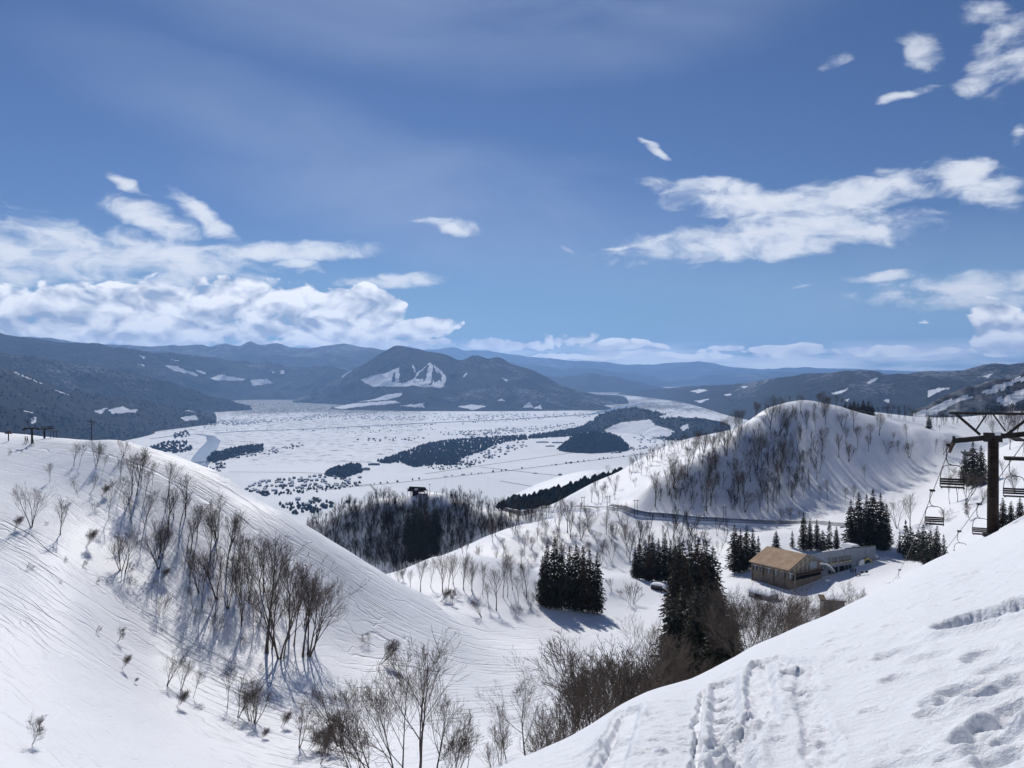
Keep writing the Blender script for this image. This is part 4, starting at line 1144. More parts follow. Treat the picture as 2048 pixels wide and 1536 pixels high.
    # wall in five bays
    for i in range(5):
        a, b = ln * i / 5, ln * (i + 1) / 5
        h = np.interp((i + .5) / 5, [0, .5, 1], zt)
        y0 = .08 * (i % 2)
        v = [(a + .03, y0, -1.2), (b - .03, y0, -1.2), (b - .03, 8, -1.2), (a + .03, 8, -1.2), (a + .03, y0, h), (b - .03, y0, h), (b - .03, 8, h - 2.7), (a + .03, 8, h - 2.7)]
        w = part('wall', (v, [(3, 2, 1, 0), (4, 5, 6, 7), (0, 1, 5, 4), (1, 2, 6, 5), (2, 3, 7, 6), (3, 0, 4, 7)]), M_PANEL, X)
        part('roof_edge', box(a, b, -0.15, .35, h, h + .20), M_WHITE if i < 2 else M_STEEL, X)
    for i in range(7):
        x = 3.0 + i * 1.75
        if i == 3: x += .5
        for zz, mt in ((zt[1] * .52, M_YEL), (zt[1] * .12, M_DARK)):
            w = part('window', box(x, x + 1.35, -.06, .0, zz, zz + zt[1] * .22), M_GLASS if mt is M_YEL else M_DARK, X)
            part('sill', box(x - .05, x + 1.40, -.12, -.06, zz - .45, zz - .08), M_YEL if mt is M_YEL else M_TIMBER, w)
    # arched entrance with its awnings
    cx = ln * .80
    arch = []
    for i in range(13):
        w = math.pi * i / 12
        arch.append((cx + 3.1 * math.cos(w), 1.6 + 2.9 * math.sin(w)))
    inn = [(cx + 2.5 * math.cos(math.pi * i / 12), 1.6 + 2.35 * math.sin(math.pi * i / 12)) for i in range(13)]
    ring_v = [(x, y, z) for y in (-.8, -.1) for x, z in arch + inn]
    n = 13; rf = []
    for i in range(n - 1):
        for o in (0, 2 * n): rf.append((o + i, o + i + 1, o + n + i + 1, o + n + i) if o else (o + n + i, o + n + i + 1, o + i + 1, o + i))
        rf.append((i, i + 1, 2 * n + i + 1, 2 * n + i)); rf.append((n + i + 1, n + i, 3 * n + i, 3 * n + i + 1))
    part('arch', (ring_v, rf), M_YEL, X)
    part('arch_glass', prism(inn, -.4, -.3), M_GLASS, X)
    part('doorway', box(cx - 4.6, cx + 4.0, -.1, .03, -.5, 1.5), M_DARK, X)
    part('awning', prism([(cx - 4.8, 2.3), (cx - 1.9, 2.5), (cx - 2.2, 4.4), (cx - 4.4, 4.0)], -1.0, -.1), M_WHITE, X)
    # bowed snowy canopy towards the lodge
    cv = []
    for i in range(7):
        f = i / 6; cv.append((-3.2 + 7.2 * f, 3.5 * (1 - f ** 2.2) + 2.2))
    part('canopy', prism(cv + [(x, z - .35) for x, z in cv[::-1]], -2.0, .1), M_WHITE, X)
    part('canopy_roof', prism([(x, z + .26) for x, z in cv] + [(x, z + .02) for x, z in cv[::-1]], -1.8, -.2), M_SNOWCAP, X)
    part('roof_snow', prism([(ln * .55, zt[1] - .9), (ln * .60, zt[1] + .75), (ln * .70, zt[1] + .65), (ln * .76, zt[2] - .6)], 1.0, 5.0), M_SNOWCAP, X)
    rd = [(ln + 1.6 + 2.3 * math.cos(w), 3 + 2.6 * math.sin(w)) for w in np.linspace(0, 2 * math.pi, 14)[:-1]]
    part('end_tower', ([(x, y, -1) for x, y in rd] + [(x, y, 3.6) for x, y in rd], [(i, (i + 1) % 13, 13 + (i + 1) % 13, 13 + i) for i in range(13)] + [tuple(range(13, 26))]), M_PANEL, X)
    part('tower_snow', ([(x, y, 3.6) for x, y in rd] + [(ln + 1.6 + (x - ln - 1.6) * .6, 3 + (y - 3) * .6, 4.7) for x, y in rd], [(i, (i + 1) % 13, 13 + (i + 1) % 13, 13 + i) for i in range(13)] + [tuple(range(13, 26))]), M_SNOWCAP, X)
    # hut lower down
    x, Yh = P(1664, 1200, 205)[0], 205.0
    zt_ = P(1664, 1172, Yh)[2]; z0 = gz(x, Yh); hh = max(2.6, min(5.5, zt_ - z0))
    H = thing('lift_hut', 'small boxy grey hut with dark shed front under the lodge', 'hut', (x, Yh, z0 - .2), math.radians(-14))
    part('wall', box(-2.6, 2.6, -2.2, 2.2, -1.5, hh - .5), M_CONC, H)
    part('roof', [box(-3.0, 3.0, -2.7, 2.6, hh - .5, hh - .25)], M_WOOD, H)
    part('snow_cap', box(-1.6, 3.0, -2.6, 2.6, hh - .25, hh + .15), M_SNOWCAP, H)
    part('window', box(-2.1, -.1, -2.27, -2.2, hh * .45, hh - .8), M_GLASS, H)
    part('door', box(.8, 2.1, -2.28, -2.2, -.8, hh * .6), M_DARK, H)
    # vehicle under snow
    x, Y, z = at(1316, 1182, 240)
    V = thing('parked_van', 'parked vehicle buried under a smooth snow load on the meadow', 'van', (x, Y, z - .1), math.radians(-28))
    body = [(-2.3, .35), (2.3, .35), (2.35, 1.1), (2.1, 1.25), (1.7, 1.9), (-2.0, 1.95), (-2.3, 1.2)]
    part('body', prism(body, -.9, .9), M_STEEL, V)
    for xx in (-1.4, 1.4):
        for yy in (-.93, .77):
            w = [(xx + .34 * math.cos(a), .32 + .34 * math.sin(a)) for a in np.linspace(0, 2 * math.pi, 11)[:-1]]
            part('wheel', prism(w, yy, yy + .16), M_DARK, V)
    part('window', prism([(-1.8, 1.25), (1.75, 1.25), (1.45, 1.78), (-1.7, 1.78)], -.93, -.905), M_GLASS, V)
    cap = [(-2.45, .95), (-2.55, 1.6), (-2.1, 2.35), (-.8, 2.65), (.9, 2.6), (2.0, 2.2), (2.55, 1.5), (2.5, 1.05), (1.95, 1.75), (-2.0, 1.97)]
    part('snow_load', prism(cap[1:8] + [(2.0, 1.3), (1.72, 1.93), (-2.02, 1.98), (-2.32, 1.25)], -1.05, 1.05), M_SNOWCAP, V, smooth=False)
    # sign boards on the terrace
    for u, v, l in ((1724, 1150, 'small white notice board with dark panel on the lodge terrace, nearer the people'), (1733, 1149, 'small white notice board with dark panel on the lodge terrace, further from the people')):
        x, Y, z = at(u, v, 230)
        N = thing('notice_board', l, 'sign board', (x, Y, z), math.radians(8), 'terrace notice boards')
        part('panel', box(-.55, .55, -.03, .03, .7, 1.35), M_DARK, N); part('board', box(-.62, .62, .03, .07, .62, 1.45), M_WHITE, N)
        part('leg', box(-.5, -.42, -.02, .02, -.3, .62), M_WHITE, N); part('leg', box(.42, .5, -.02, .02, -.3, .62), M_WHITE, N)
    x, Y, z = at(1716, 1152, 230)
    T = thing('terrace_table', 'low grey terrace bench table standing in the snow by the people', 'table', (x, Y, z), 0.2)
    part('top', box(-.9, .9, -.4, .4, .62, .70), M_TIMBER, T)
    for sx in (-.75, .75): part('leg', box(sx - .06, sx + .06, -.35, .35, -.3, .62), M_TIMBER, T)

# ------------------------------------------------------------------ people
def person(label, loc, rz, m=None, pose='stand', group=None, scale=1.0, skis=False):
    j = {'pel': (0, 0, .95), 'ch': (0, .02, 1.30), 'nk': (0, .02, 1.48), 'hd': (0, 0, 1.62), 'ht': (0, 0, 1.72),
         'hl': (-.10, 0, .90), 'kl': (-.12, -.05, .50), 'al': (-.13, .02, .08), 'tl': (-.13, -.16, .04), 'hr': (.10, 0, .90), 'kr': (.12, -.05, .50), 'ar': (.13, .02, .08), 'tr': (.13, -.16, .04),
         'sl': (-.20, .02, 1.40), 'el': (-.29, -.02, 1.14), 'wl': (-.30, -.20, .95), 'sr': (.20, .02, 1.40), 'er': (.29, -.02, 1.14), 'wr': (.30, -.20, .95)}
    if pose == 'sit':
        j.update(kl=(-.13, -.45, .92), al=(-.13, -.50, .48), tl=(-.13, -.66, .42), kr=(.13, -.45, .92), ar=(.13, -.50, .48), tr=(.13, -.66, .42), wl=(-.22, -.34, 1.02), wr=(.22, -.34, 1.02))
    if pose == 'walk':
        j.update(kl=(-.11, -.22, .52), al=(-.12, -.16, .10), tl=(-.12, -.34, .07), kr=(.11, .04, .50), ar=(.12, .26, .14), tr=(.12, .14, .06))
    R = dict(pel=.155, ch=.165, nk=.07, hd=.105, ht=.085, hl=.11, kl=.075, al=.055, tl=.045, hr=.11, kr=.075, ar=.055, tr=.045, sl=.085, el=.060, wl=.045, sr=.085, er=.060, wr=.045)
    E = [('pel', 'ch'), ('ch', 'nk'), ('nk', 'hd'), ('hd', 'ht'), ('pel', 'hl'), ('hl', 'kl'), ('kl', 'al'), ('al', 'tl'), ('pel', 'hr'), ('hr', 'kr'), ('kr', 'ar'), ('ar', 'tr'), ('ch', 'sl'), ('sl', 'el'), ('el', 'wl'), ('ch', 'sr'), ('sr', 'er'), ('er', 'wr')]
    k = list(j)
    me = bpy.data.meshes.new('person_body'); me.from_pydata([j[a] for a in k], [(k.index(a), k.index(b)) for a, b in E], [])
    me.materials.append(m or M_CLOTH)
    o = thing('person', label, 'person', loc, rz, group); o.scale = (scale,) * 3
    b = link('body', me, o)
    b.modifiers.new('skin', 'SKIN'); b.modifiers.new('sub', 'SUBSURF').render_levels = 1
    for i, a in enumerate(k):
        me.skin_vertices[0].data[i].radius = (R[a],) * 2
        me.skin_vertices[0].data[i].use_root = a == 'pel'
    part('helmet', tube([(0, .01, 1.66), (0, .01, 1.72), (0, .01, 1.78), (0, .01, 1.80)], [.125, .12, .08, .02], 8), M_STEEL, o, smooth=True)
    if skis:
        for s in (-.13, .13):
            zz = .0 if pose != 'sit' else .38
            part('ski', box(s - .05, s + .05, -.95, .75, zz, zz + .03), M_RED, o)
    return o

# ------------------------------------------------------------------ chairlift
LIFT_DIR = Vector((0.4245, 1.0, -0.292))
LIFT_A = math.atan2(0.4245, 1.0)
ROPE_L = Vector((22.1, 42.0, -3.55)); ROPE_R = Vector((25.35, 40.6, -2.75))
def chair_parts(o):
    arm = [(0, 0, -.05), (-.16, 0, -.12), (-.20, 0, -.35), (-.20, 0, -.75), (-.12, 0, -.95), (.05, 0, -1.02), (.25, 0, -1.03)]
    part('hanger_arm', tube(arm, .023, 6), M_RUST, o, smooth=True)
    part('grip', box(-.22, .10, -.14, .14, -.06, .05), M_STEEL, o)
    w = .50
    bail = [(-w - .04, 0, -2.15), (-w - .04, 0, -1.75), (-w + .02, 0, -1.30), (-w + .12, 0, -1.10), (-w + .28, 0, -1.03), (w - .28, 0, -1.03), (w - .12, 0, -1.10), (w - .02, 0, -1.30), (w + .04, 0, -1.75), (w + .04, 0, -2.15)]
    part('bail', tube([(x + .05, y, z) for x, y, z in bail], .020, 6), M_RUST, o, smooth=True)
    for i in range(4):
        part('seat_slat', box(-w + .02, w + .08, -.42 + .12 * i, -.32 + .12 * i, -2.14, -2.10), M_STEEL, o)
    for i in range(3):
        part('back_slat', box(-w + .02, w + .08, .06, .09, -2.04 + .12 * i, -1.94 + .12 * i), M_STEEL, o)
    part('seat_frame', [beam((-w + .05, -.42, -2.16), (-w + .05, .10, -2.16), .04), beam((w + .05, -.42, -2.16), (w + .05, .10, -2.16), .04), beam((-w + .05, .08, -2.16), (w + .05, .08, -2.16), .04)], M_STEEL, o)
def build_lift():
    mid = (ROPE_L + ROPE_R) / 2
    px, py = mid.x + .1, mid.y + .1
    zg = gz(px, py) - .6
    T = thing('lift_tower', 'dark steel chairlift tower with wide head frame rising over the snow edge', 'lift tower', (px, py, zg), -LIFT_A)
    H = mid.z - zg
    part('pole', tube([(0, 0, 0), (0, 0, H * .5), (0, 0, H - .1)], [.27, .25, .22], 12), M_RUST, T, smooth=True)
    part('base_flange', tube([(0, 0, .45), (0, 0, .62)], .46, 12), M_STEEL, T)
    dz = (ROPE_R.z - ROPE_L.z) / 2
    hw = (ROPE_R - ROPE_L).length / 2
    part('cross_arm', [beam((-hw + .1, 0, H - .05 - dz * .6), (hw - .1, 0, H - .05 + dz * .6), .20, .24), box(-.4, .4, -.2, .2, H - .28, H + .16)], M_STEEL, T)
    zt = P(1965, 827.5, py)[2] - zg
    a = part('head_beam', beam((-hw - .1, 0, zt), (hw + .15, 0, zt + .02), .09, .12), M_STEEL, T)
    for s, (x0, x1) in ((-1, (-hw + .15, -.55)), (1, (hw - .1, .55))):
        part('brace', beam((x0, 0, zt), (x1, 0, H + .05), .13), M_STEEL, T)
    for x0, x1 in ((-.25, -.75), (.0, .55)):
        part('brace', beam((x0, 0, zt), (x1, 0, H + .25), .07), M_STEEL, T)
    for s, R in ((-1, ROPE_L), (1, ROPE_R)):
        xo = s * hw; zo = H + (dz if s > 0 else -dz) * 1.0
        sh = part('sheave_frame', [beam((xo, -1.0, zo + .29 - .10), (xo, 1.0, zo - .29 - .10), .08, .20), beam((xo - s * .1, 0, zo - .1), (xo - s * .1, 0, zo + .35), .12)], M_STEEL, T)
        for i in range(6):
            yy = -.85 + i * .34
            w = [(yy + .15 * math.cos(q), zo - .18 - .292 * yy + .15 * math.sin(q)) for q in np.linspace(0, 2 * math.pi, 11)[:-1]]
            v, f = prism(w, xo - .05, xo + .05); v = [(b, a_, z) for a_, b, z in v]
            part('sheave', (v, f), M_RUST, sh)
        part('catwalk', [box(xo - s * .75 - .25, xo - s * .75 + .25, -1.1, 1.1, zo - .55, zo - .50)], M_STEEL, T)
    for yy in (-.34,):
        part('ladder', [beam((-.2, yy, .6), (-.2, yy, H), .035), beam((.2, yy, .6), (.2, yy, H), .035)] + [beam((-.2, yy, .9 + .3 * i), (.2, yy, .9 + .3 * i), .025) for i in range(int((H - 1) / .3))], M_STEEL, T)
    part('number_plate', box(hw - 1.75, hw - 1.5, -.22, -.19, H + .05, H + .22), M_WHITE, T)
    part('work_platform', [box(.5, 1.7, -.3, .3, H - 1.15, H - 1.0)], M_STEEL, T)
    # hauling ropes with a little sag
    for R, l in ((ROPE_L, 'thin steel hauling rope of the chairlift on the single chair side'), (ROPE_R, 'thin steel hauling rope of the chairlift on the far side')):
        pts = []
        for i in range(24):
            dd = 168.0 * i / 23
            pts.append(tuple(R + LIFT_DIR * dd + Vector((0, 0, -3.0 * math.sin(math.pi * i / 23)))))
        o = part('haul_rope', tube(pts, .022, 5), M_ROPE, None, smooth=True)
        o['label'] = l; o['category'] = 'lift rope'; o['group'] = 'lift ropes'
    def on(R, dd):
        p = R + LIFT_DIR * dd; p.z -= 3.0 * math.sin(math.pi * dd / 168.0); return p
    c0 = None
    for R, dd, l in ((ROPE_L, 11.5, 'empty double chair hanging alone from the lift rope over the basin'), (ROPE_L, .35, 'empty chair hanging close beside the lift tower pole'), (ROPE_L, 31.0, 'small empty chair further down the rope below the lone one'),
                     (ROPE_L, 64.0, 'tiny chair hanging before the evergreens, half way down the rope'), (ROPE_L, 108.0, 'far chair carrying a seated person above the lodge terrace'),
                     (ROPE_R, 5.6, 'dark chair with broad seat at the picture edge past the tower'), (ROPE_R, 19.2, 'dark chair seat showing just beside the tower pole low down'), (ROPE_R, 32.0, 'empty chair with pale bail near the snow edge left of the pole')):
        p = on(R, dd)
        if c0 is None:
            c0 = thing('chairlift_chair', l, 'lift chair', p, -LIFT_A, 'chairs on the lift'); chair_parts(c0)
        else:
            copy_thing(c0, p, None, None, l)
    p = on(ROPE_L, 108.0)
    person('skier in dark clothes sitting on the far lift chair', (p.x + .05, p.y - .15, p.z - 3.0), math.pi - LIFT_A, None, 'sit', None, 1.0, True)

def build_small_structures():
    # lift station on the dark ridge
    x, Y, z = at(834, 991, 520)
    S = thing('lift_station', 'open lift top station with a dark sloping roof on the shaded ridge', 'lift station', (x, Y + 2, z - .6), math.radians(-18))
    def rf(y0, y1, z0, z1): 
        p = [(-6.2, y0, z0), (6.2, y0, z0), (6.2, y1, z1), (-6.2, y1, z1)]; q = [(a, b, c_ + .3) for a, b, c_ in p]
        return p + q, [(3, 2, 1, 0), (4, 5, 6, 7), (0, 1, 5, 4), (1, 2, 6, 5), (2, 3, 7, 6), (3, 0, 4, 7)]
    part('roof', rf(-3.6, 0, 3.6, 6.4), M_DARK, S); part('roof', rf(3.6, 0, 3.6, 6.4), M_DARK, S)
    part('skylight', [(lambda p: ([(a, b, c_) for a, b, c_ in p], [(0, 1, 2, 3)]))([(-1.2, -2.9, 4.50), (1.3, -2.9, 4.50), (1.3, -1.2, 5.82), (-1.2, -1.2, 5.82)])], M_PANEL, S)
    part('machine_room', box(-3.4, .6, -1.4, 1.4, -.5, 3.7), M_DARK, S)
    for sx in (-5, 2.2, 5.4): part('post', box(sx - .2, sx + .2, -.3, .3, -.5, 5.0), M_STEEL, S)
    def mast(u, v, vt, label, kind, ymin):
        x, Y, z = at(u, v, ymin); h = (v - vt) / F * Y
        M = thing('lamp_mast' if kind == 'lamp' else 'utility_pole', label, 'lamp post' if kind == 'lamp' else 'pole', (x, Y, z - .3), 0.3)
        part('pole', tube([(0, 0, 0), (0, 0, h + .3)], [.13, .09], 8), M_STEEL, M)
        if kind == 'lamp':
            part('lamp_bar', box(-.9, .9, -.08, .08, h + .1, h + .25), M_STEEL, M)
            for s in (-.7, .7): part('lamp_head', box(s - .25, s + .25, -.3, .1, h + .25, h + .6), M_WHITE, M)
        else:
            part('cross_bar', box(-1.0, 1.0, -.07, .07, h - .5, h - .36), M_STEEL, M); part('cross_bar', box(-.7, .7, -.07, .07, h - 1.1, h - .96), M_STEEL, M)
            for s in (-.85, -.3, .85): part('insulator', tube([(s, 0, h - .36), (s, 0, h - .12)], .07, 6), M_STEEL, M)
        return M
    mast(859, 991, 970, 'tall thin lamp mast beside the ridge lift station', 'lamp', 520)
    mast(815, 991, 975, 'short lamp mast on the open side of the ridge lift station', 'lamp', 520)
    mast(183, 879, 836, 'lone wooden utility pole on the left hill crest', 'pole', 120)
    # hilltop lift on the left
    def ttower(u, v, vt, label, style, ymin):
        x, Y, z = at(u, v, ymin); h = (v - vt) / F * Y
        T = thing('lift_pylon', label, 'lift tower', (x, Y, z - .3), 0.15, 'lift pylons on the left hilltop')
        part('pole', tube([(0, 0, 0), (0, 0, h * .78)], [.30, .24], 10), M_STEEL, T)
        k = h * .78
        if style == 'v':
            part('cross_arm', box(-2.1, 1.7, -.2, .2, k - .2, k + .15), M_STEEL, T)
            for s in (-1, 1): part('arm', beam((s * .3, 0, k), (s * 1.35, 0, k + h * .35), .14), M_STEEL, T); part('sheave_frame', box(s * 1.9 - .2 - .1, s * 1.9 + .1, -.9, .9, k - .5, k - .15), M_STEEL, T)
        else:
            part('cross_arm', box(-1.9, 2.4, -.25, .25, k, k + .35), M_STEEL, T); part('cross_arm', box(-1.0, 2.8, -.2, .2, k + .6, k + .85), M_STEEL, T)
            part('work_platform', box(1.2, 3.4, -.8, .8, k - .5, k - .35), M_RUST, T)
            for sx in (1.6, 2.4, 3.2): part('brace', beam((sx, 0, k - .5), (sx + .1, 0, k - 2.6), .12), M_RUST, T)
        return T
    ttower(64, 887, 845, 'nearer lift pylon with raised V arms on the left hilltop track', 'v', 120)
    ttower(89, 878, 852, 'further lift pylon with long cross arms and platform on the left hilltop', 't', 120)
    x, Y, z = at(17, 882, 120)
    G = thing('signpost', 'small wooden signpost with crossed boards on the hilltop mound', 'signpost', (x, Y, z - .2), .2)
    part('post', box(-.12, .12, -.1, .1, 0, 3.2), M_RUST, G); part('board', box(-.95, 1.0, -.16, -.1, 2.3, 2.65), M_WOOD, G); part('board', box(-.5, .6, -.16, -.1, 2.75, 3.1), M_WOOD, G)
    for u, v, l, m_ in ((53, 886, 'dark skier standing beside the nearer hilltop pylon', M_CLOTH), (57, 886, 'second dark skier just behind the first by the hilltop pylon', M_CLOTHB), (68, 887, 'skier half hidden at the foot of the nearer hilltop pylon', M_CLOTH)):
        x, Y, z = at(u, v, 120); person(l, (x, Y - .6, z), 2.2, m_, 'walk', 'skiers on the left hilltop', 1.05, True)
    for u, v, l, m_ in ((1702, 1147, 'person in dark clothes standing on the lodge terrace, outermost of three', M_CLOTH), (1706, 1146, 'person in maroon jacket standing in the middle of the terrace three', M_CLOTHB), (1711, 1147, 'person in dark clothes standing next to the terrace bench table', M_CLOTH)):
        x, Y, z = at(u, v, 230); person(l, (x, Y, z), 0.4, m_, 'stand', 'people on the lodge terrace', 1.05)
    for u, v, l in ((869, 991, 'tiny dark skier on the ridge by the lamp mast'), (873, 991, 'tiny dark skier further along the ridge'), (894, 993, 'tiny dark skier beside the small lone evergreen')):
        x, Y, z = at(u, v, 520); person(l, (x, Y, z), 1.0, None, 'walk', 'skiers on the shaded ridge', 1.1, True)
    # line poles along the ridge road
    for u, v, vt, l in ((1095, 1018, 1002, 'first'), (1166, 1019, 994, 'second'), (1217, 1018, 990, 'third'), (1272, 1032, 998, 'fourth'), (1411, 1041, 1011, 'fifth'), (1449, 1048, 1012, 'sixth')):
        x, Y, z = at(u, v, 340); h = (v - vt) / F * Y
        M = thing('power_pole', f"{l} twin legged power pole along the ridge road, counted from the dark hill", 'pole', (x, Y, z - .3), .2, 'power poles on the ridge road')
        for s in (-.75, .75): part('leg', tube([(s, 0, 0), (s * .9, 0, h + .3)], [.14, .10], 6), M_STEEL, M)
        part('cross_bar', box(-1.5, 1.5, -.09, .09, h - .3, h - .1), M_STEEL, M)
        part('brace', [beam((-.72, 0, h * .35), (.7, 0, h * .8), .08)], M_STEEL, M)
        for s in (-1.3, 0, 1.3): part('insulator', tube([(s, 0, h - .1), (s, 0, h + .25)], .07, 6), M_WHITE, M)
    # ridge road: a ploughed lane with its cut snow bank
    px = dense([(1005, 1018), (1060, 1021), (1110, 1018), (1160, 1019), (1215, 1017), (1243, 1018), (1262, 1026), (1300, 1032), (1350, 1036), (1400, 1041), (1500, 1046), (1600, 1049), (1690, 1053)], 5)
    pts = []
    for u, v in px:
        Y = float(hits([u], [v], 330)[0])
        if Y == Y and 330 < Y < 700: pts.append(((u - U0) / F * Y, Y))
    p = np.array(pts)
    for _ in range(4): p[1:-1] = (p[:-2] + 2 * p[1:-1] + p[2:]) / 4
    t = np.gradient(p, axis=0); t /= np.linalg.norm(t, axis=1)[:, None] + 1e-9
    n = np.stack([-t[:, 1], t[:, 0]], -1)
    rows = []
    prof = [(-2.6, -.5), (-2.2, .35), (1.6, .35), (1.9, 1.7), (2.9, 1.9), (4.6, -.6)]
    for o_, dz_ in prof:
        q = p + n * o_; rows.append(np.c_[q, ground(q[:, 0], q[:, 1]) * 0 + ground(p[:, 0], p[:, 1]) + dz_])
    v = np.stack(rows, 0)
    v[0, :, 2] = ground(v[0, :, 0], v[0, :, 1]) - .6; v[-1, :, 2] = ground(v[-1, :, 0], v[-1, :, 1]) - .6
    fc = grid_faces(len(prof), len(p))
    m_road = plain('packed_snow_road', (0.30, 0.31, 0.33), 0.8, 0, 0.2, 0.2)
    fm = np.zeros(len(fc), int); npc = len(p) - 1; fm[npc * 3:] = 1; fm[:npc] = 1; fm[npc * 2:npc * 3] = 0
    link('mountain_road', new_mesh('mountain_road', v.reshape(-1, 3), fc, [m_road, M_SNOW], True, fm), kind='structure')

# ------------------------------------------------------------------ valley houses, woods
def tri_trees(pts, rs, hmin, hmax, cone=0.5):
    """many small trees (two jagged tiers each) joined: verts, quads"""
    V, Q = [], []; n = 0
    for (x, y, z) in pts:
        h = hmin + (hmax - hmin) * rs.rand(); r = h * (0.32 + 0.16 * rs.rand()) * (1.0 if rs.rand() < cone else 1.5)
        k = 5; a0 = rs.rand() * 6.28
        top = h * (1 if rs.rand() < cone else 0.9)
        for f, rr in ((-.05, .5), (.25, 1.0), (.6, .75), (1.0, .10)):
            for j in range(k):
                a = a0 + j / k * 6.283; q = r * rr * (0.75 + .5 * rs.rand())
                V.append((x + q * math.cos(a), y + q * math.sin(a), z + top * f * (0.95 + .1 * rs.rand())))
        for t_ in range(3):
            for j in range(k): Q.append((n + t_ * k + j, n + t_ * k + (j + 1) % k, n + (t_ + 1) * k + (j + 1) % k, n + (t_ + 1) * k + j))
        n += 4 * k
    return np.array(V), np.array(Q)
def house_mesh(w, l, h, rf, wall, dark=False):
    sh, fm = [], []
    v1, f1 = box(-w / 2, w / 2, -l / 2, l / 2, -2, h)
    g1 = ([(-w / 2, -l / 2, h), (w / 2, -l / 2, h), (0, -l / 2, h + rf), (-w / 2, l / 2, h), (w / 2, l / 2, h), (0, l / 2, h + rf)], [(0, 1, 2), (3, 5, 4)])
    e = 0.7
    def sl(s):
        p = [(0, -l / 2 - e, h + rf + .1), (0, l / 2 + e, h + rf + .1), (s * (w / 2 + e), l / 2 + e, h - .3), (s * (w / 2 + e), -l / 2 - e, h - .3)]
        q = [(a, b, c_ + .55) for a, b, c_ in p]
        o = [(3, 2, 1, 0), (4, 5, 6, 7), (0, 1, 5, 4), (1, 2, 6, 5), (2, 3, 7, 6), (3, 0, 4, 7)]
        return p + q, (o if s > 0 else [f[::-1] for f in o])
    win = [box(-w / 2 - .06, -w / 2 + .02, -l * .3 + i * l * .3 - .7, -l * .3 + i * l * .3 + .7, h * .35, h * .7) for i in range(3)] + [box(-.9 + i * 2.2 - .6, -.9 + i * 2.2 + .6, -l / 2 - .06, -l / 2 + .02, h * .4, h * .75) for i in range(2)]
    V, Fc = cm([(v1, f1), g1, sl(1), sl(-1)] + win)
    fm = [0] * 8 + [1] * 12 + [2] * (6 * 5)
    return new_mesh('house', V, Fc, [wall, M_WOOD if dark else M_SNOWCAP, M_GLASS], False, fm)
